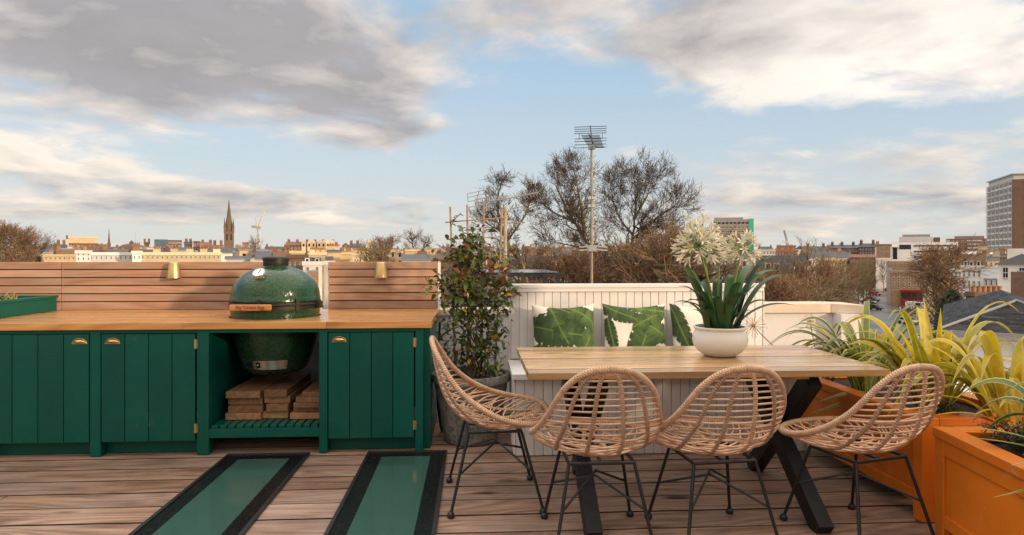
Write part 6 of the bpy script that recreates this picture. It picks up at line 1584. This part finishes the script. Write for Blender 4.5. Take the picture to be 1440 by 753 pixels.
# ================================================================ street traffic
def carproto(van=False):
    t = thing('van' if van else 'car', 'x', 'van' if van else 'car', (0, 0, ZG + .02)); L, w = (5.2, 2.0) if van else (4.2, 1.75)
    prof = [(-L / 2, .35), (-L / 2, 1.0), (-L / 2 + .15, 1.15), (-L / 2 + .9, 2.15), (L / 2 - .15, 2.2), (L / 2, 2.0), (L / 2, .35)] if van else [(-L / 2, .35), (-L / 2, .68), (-L / 2 + .95, .9), (-L / 2 + 1.6, 1.42), (L / 2 - 1.0, 1.45), (L / 2 - .25, .98), (L / 2, .9), (L / 2, .35)]
    n = len(prof); vs = [(-w / 2, y, z) for y, z in prof] + [(w / 2, y, z) for y, z in prof]
    mb = MB(); mb.add(vs, [tuple(range(n - 1, -1, -1)), tuple(range(n, 2 * n))] + [(i, (i + 1) % n, n + (i + 1) % n, n + i) for i in range(n)]); body = mb.build('body', CARP[0], t, bevel=.06)
    mb = MB()
    y0, z0, y1, z1 = (-L / 2 + .2, 1.22, -L / 2 + .86, 2.08) if van else (-L / 2 + 1.0, .94, -L / 2 + 1.56, 1.38)
    mb.add([(-w * .42, y0 - .03, z0), (w * .42, y0 - .03, z0), (w * .4, y1 - .03, z1), (-w * .4, y1 - .03, z1)], [(0, 1, 2, 3)]); mb.build('windscreen', C_dark, t)
    for s_ in (-1, 1):
        mb = MB(); a = (-L / 2 + 1.1, -L / 2 + 2.4) if van else (-L / 2 + 1.5, L / 2 - .9); zz = (1.3, 2.0) if van else (.95, 1.34); mb.box(min(s_ * w / 2, s_ * (w / 2 + .012)), max(s_ * w / 2, s_ * (w / 2 + .012)), a[0], a[1], *zz); mb.build('side_window', C_dark, t)
        mb = MB(); mb.box(s_ * w * .36 - .18, s_ * w * .36 + .18, -L / 2 - .03, -L / 2 + .02, .6, .78); mb.build('headlight', C_frame, t)
        for y in (-L / 2 + .85, L / 2 - .85):
            mb = MB(); mb.lathe([(.01, -.11), (.2, -.11), (.33, -.1), (.34, .1), (.2, .11), (.01, .11)], 18, M=Matrix.Translation((s_ * (w / 2 - .1), y, .34)) @ Matrix.Rotation(pi / 2, 4, 'Y')); mb.build('wheel', M_black, t)
    return t, body
CARP = [paint('silver_car_paint', (.42, .43, .45, 1), .25, .03, 1, coat=.6), paint('white_van_paint', (.75, .75, .75, 1), .3, .03, 1, coat=.4), paint('dark_car_paint', (.02, .022, .03, 1), .2, .05, 1, coat=.7), paint('red_car_paint', (.35, .02, .02, 1), .25, .05, 1, coat=.6)]
carp, cbody = carproto(); vanp, vbody = carproto(True); vbody.data.materials[0] = CARP[1]
p = W(1290, 437, Z=ZG); vanp.location = (p.x, p.y, ZG + .02); vanp.rotation_euler = (0, 0, .35); vanp['label'] = 'white van driving on the street in front of the red shopfront'
first = True
for (px, py, rz, ci, lab) in ((1277, 456, .4, 0, 'silver car nearest the viewer on the street below the parapet'), (1222, 428, .55, 2, 'dark car parked on the left side of the street among the trees'), (1229, 436, .55, 2, 'dark parked car nearest the parapet on the left side of the street'), (1262, 418, .5, 2, 'dark car at the kerb beside the brown corner building'), (1243, 396, .1, 3, 'red car far along the street'), (1237, 388, .0, 0, 'silver car farthest along the street'), (1246, 391, .0, 2, 'dark car far along the street beside the brown corner building')):
    c = carp if first else copy_tree(carp); first = False
    p = W(px, py, Z=ZG); c.location = (p.x, p.y, ZG + .02); c.rotation_euler = (0, 0, rz); c['label'] = lab; c['group'] = 'cars on the street'
    if ci:
        b = [k_ for k_ in bpy.data.objects if k_.parent == c and k_.name.startswith('body')][0]; b.data = b.data.copy(); b.data.materials[0] = CARP[ci]
for j, (px, py) in enumerate(((1227, 424), (1230, 416), (1231, 409), (1232, 403), (1233, 398), (1252, 410), (1250, 404), (1249, 399))):
    c = copy_tree(carp); p = W(px, py, Z=ZG); c.location = (p.x, p.y, ZG + .02); c.rotation_euler = (0, 0, .35 - .05 * j if j < 5 else .2); left = j < 5
    c['label'] = 'small parked car in the kerbside row on the ' + ('thicket side' if left else 'brown building side') + ' of the street'; c['group'] = 'cars parked on the ' + ('thicket side' if left else 'brown building side')
    b = [k_ for k_ in c.children if k_.name.startswith('body')][0]; b.data = b.data.copy(); b.data.materials[0] = CARP[(j * 5 + 2) % 4]
for j, (px, py) in enumerate(((1251, 424), (1246, 406), (1235, 392))):
    p = W(px, py, Z=ZG); t = thing('street_lamp', ['tall grey street lamp nearest the parapet beside the street', 'grey street lamp beside the brown corner building', 'grey street lamp farthest along the street'][j], 'street lamp', (p.x, p.y, ZG), group='street lamps'); mb = MB(); mb.tube([(0, 0, 0), (0, 0, 6.5), (.3, 0, 7.2), (1.0, 0, 7.4)], [.12, .08, .06, .05], 8); mb.build('post', C_lead, t); mb = MB(); mb.box(.9, 1.6, -.14, .14, 7.32, 7.44); mb.build('lamp_head', C_lead, t)
for j, (px, yt, Y) in enumerate(((1206, 376, 118), (1213, 372, 140), (1219, 370, 165), (1224, 367, 195), (1242, 372, 235))):
    plant_tree((j * 2 + 1) % 4, px, yt, Y, ['olive bare street tree nearest the parapet on the left kerb', 'dull bare street tree second along the left kerb', 'mossy street tree third along the left kerb', 'small bare street tree fourth along the left kerb', 'bare tree closing the far end of the street'][j], 'street trees', .62)
for j, (a, b, yt, rp, Y, m, l) in enumerate(((1300, 1318, 372, 367, 150, C_cream, 'cream house with slate roof right of the brown corner building'), (1318, 1338, 376, 370, 140, C_white, 'white gabled house behind the round crowned tree'), (1384, 1404, 366, 361, 170, C_cream, 'cream house with grey roof above the stucco terrace'), (1406, 1422, 362, 357, 190, C_stock, 'brick house with chimney pots below the tower block'))):
    house('terraced_house', l, a, b, yt, Y, m, 'gable', rp, C_slate, chim=(a + 3, b - 3), rows=[(yt + 6, 5, 3, .28), (yt + 16, 5, 3, .28)], chh=1.2)
def bus():
    t = thing('double_decker_bus', 'red double decker bus at the far end of the street', 'bus', (W(1228, 383, Z=ZG).x, W(1228, 383, Z=ZG).y, ZG + .02)); mb = MB(); mb.box(-1.25, 1.25, -5, 5, .4, 4.3); mb.build('body', CARP[3], t, bevel=.15)
    for z in (1.2, 2.9):
        mb = MB(); mb.box(-1.1, 1.1, -5.03, -4.98, z, z + 1.0); mb.build('front_window', C_dark, t); mb = MB(); mb.box(-1.28, -1.251, -4.6, 4.6, z, z + .9); mb.build('side_window', C_dark, t)
    for s_ in (-1, 1):
        for y in (-3.2, 3): mb = MB(); mb.lathe([(.01, -.15), (.48, -.14), (.48, .14), (.01, .15)], 16, M=Matrix.Translation((s_ * 1.08, y, .5)) @ Matrix.Rotation(pi / 2, 4, 'Y')); mb.build('wheel', M_black, t)
bus()
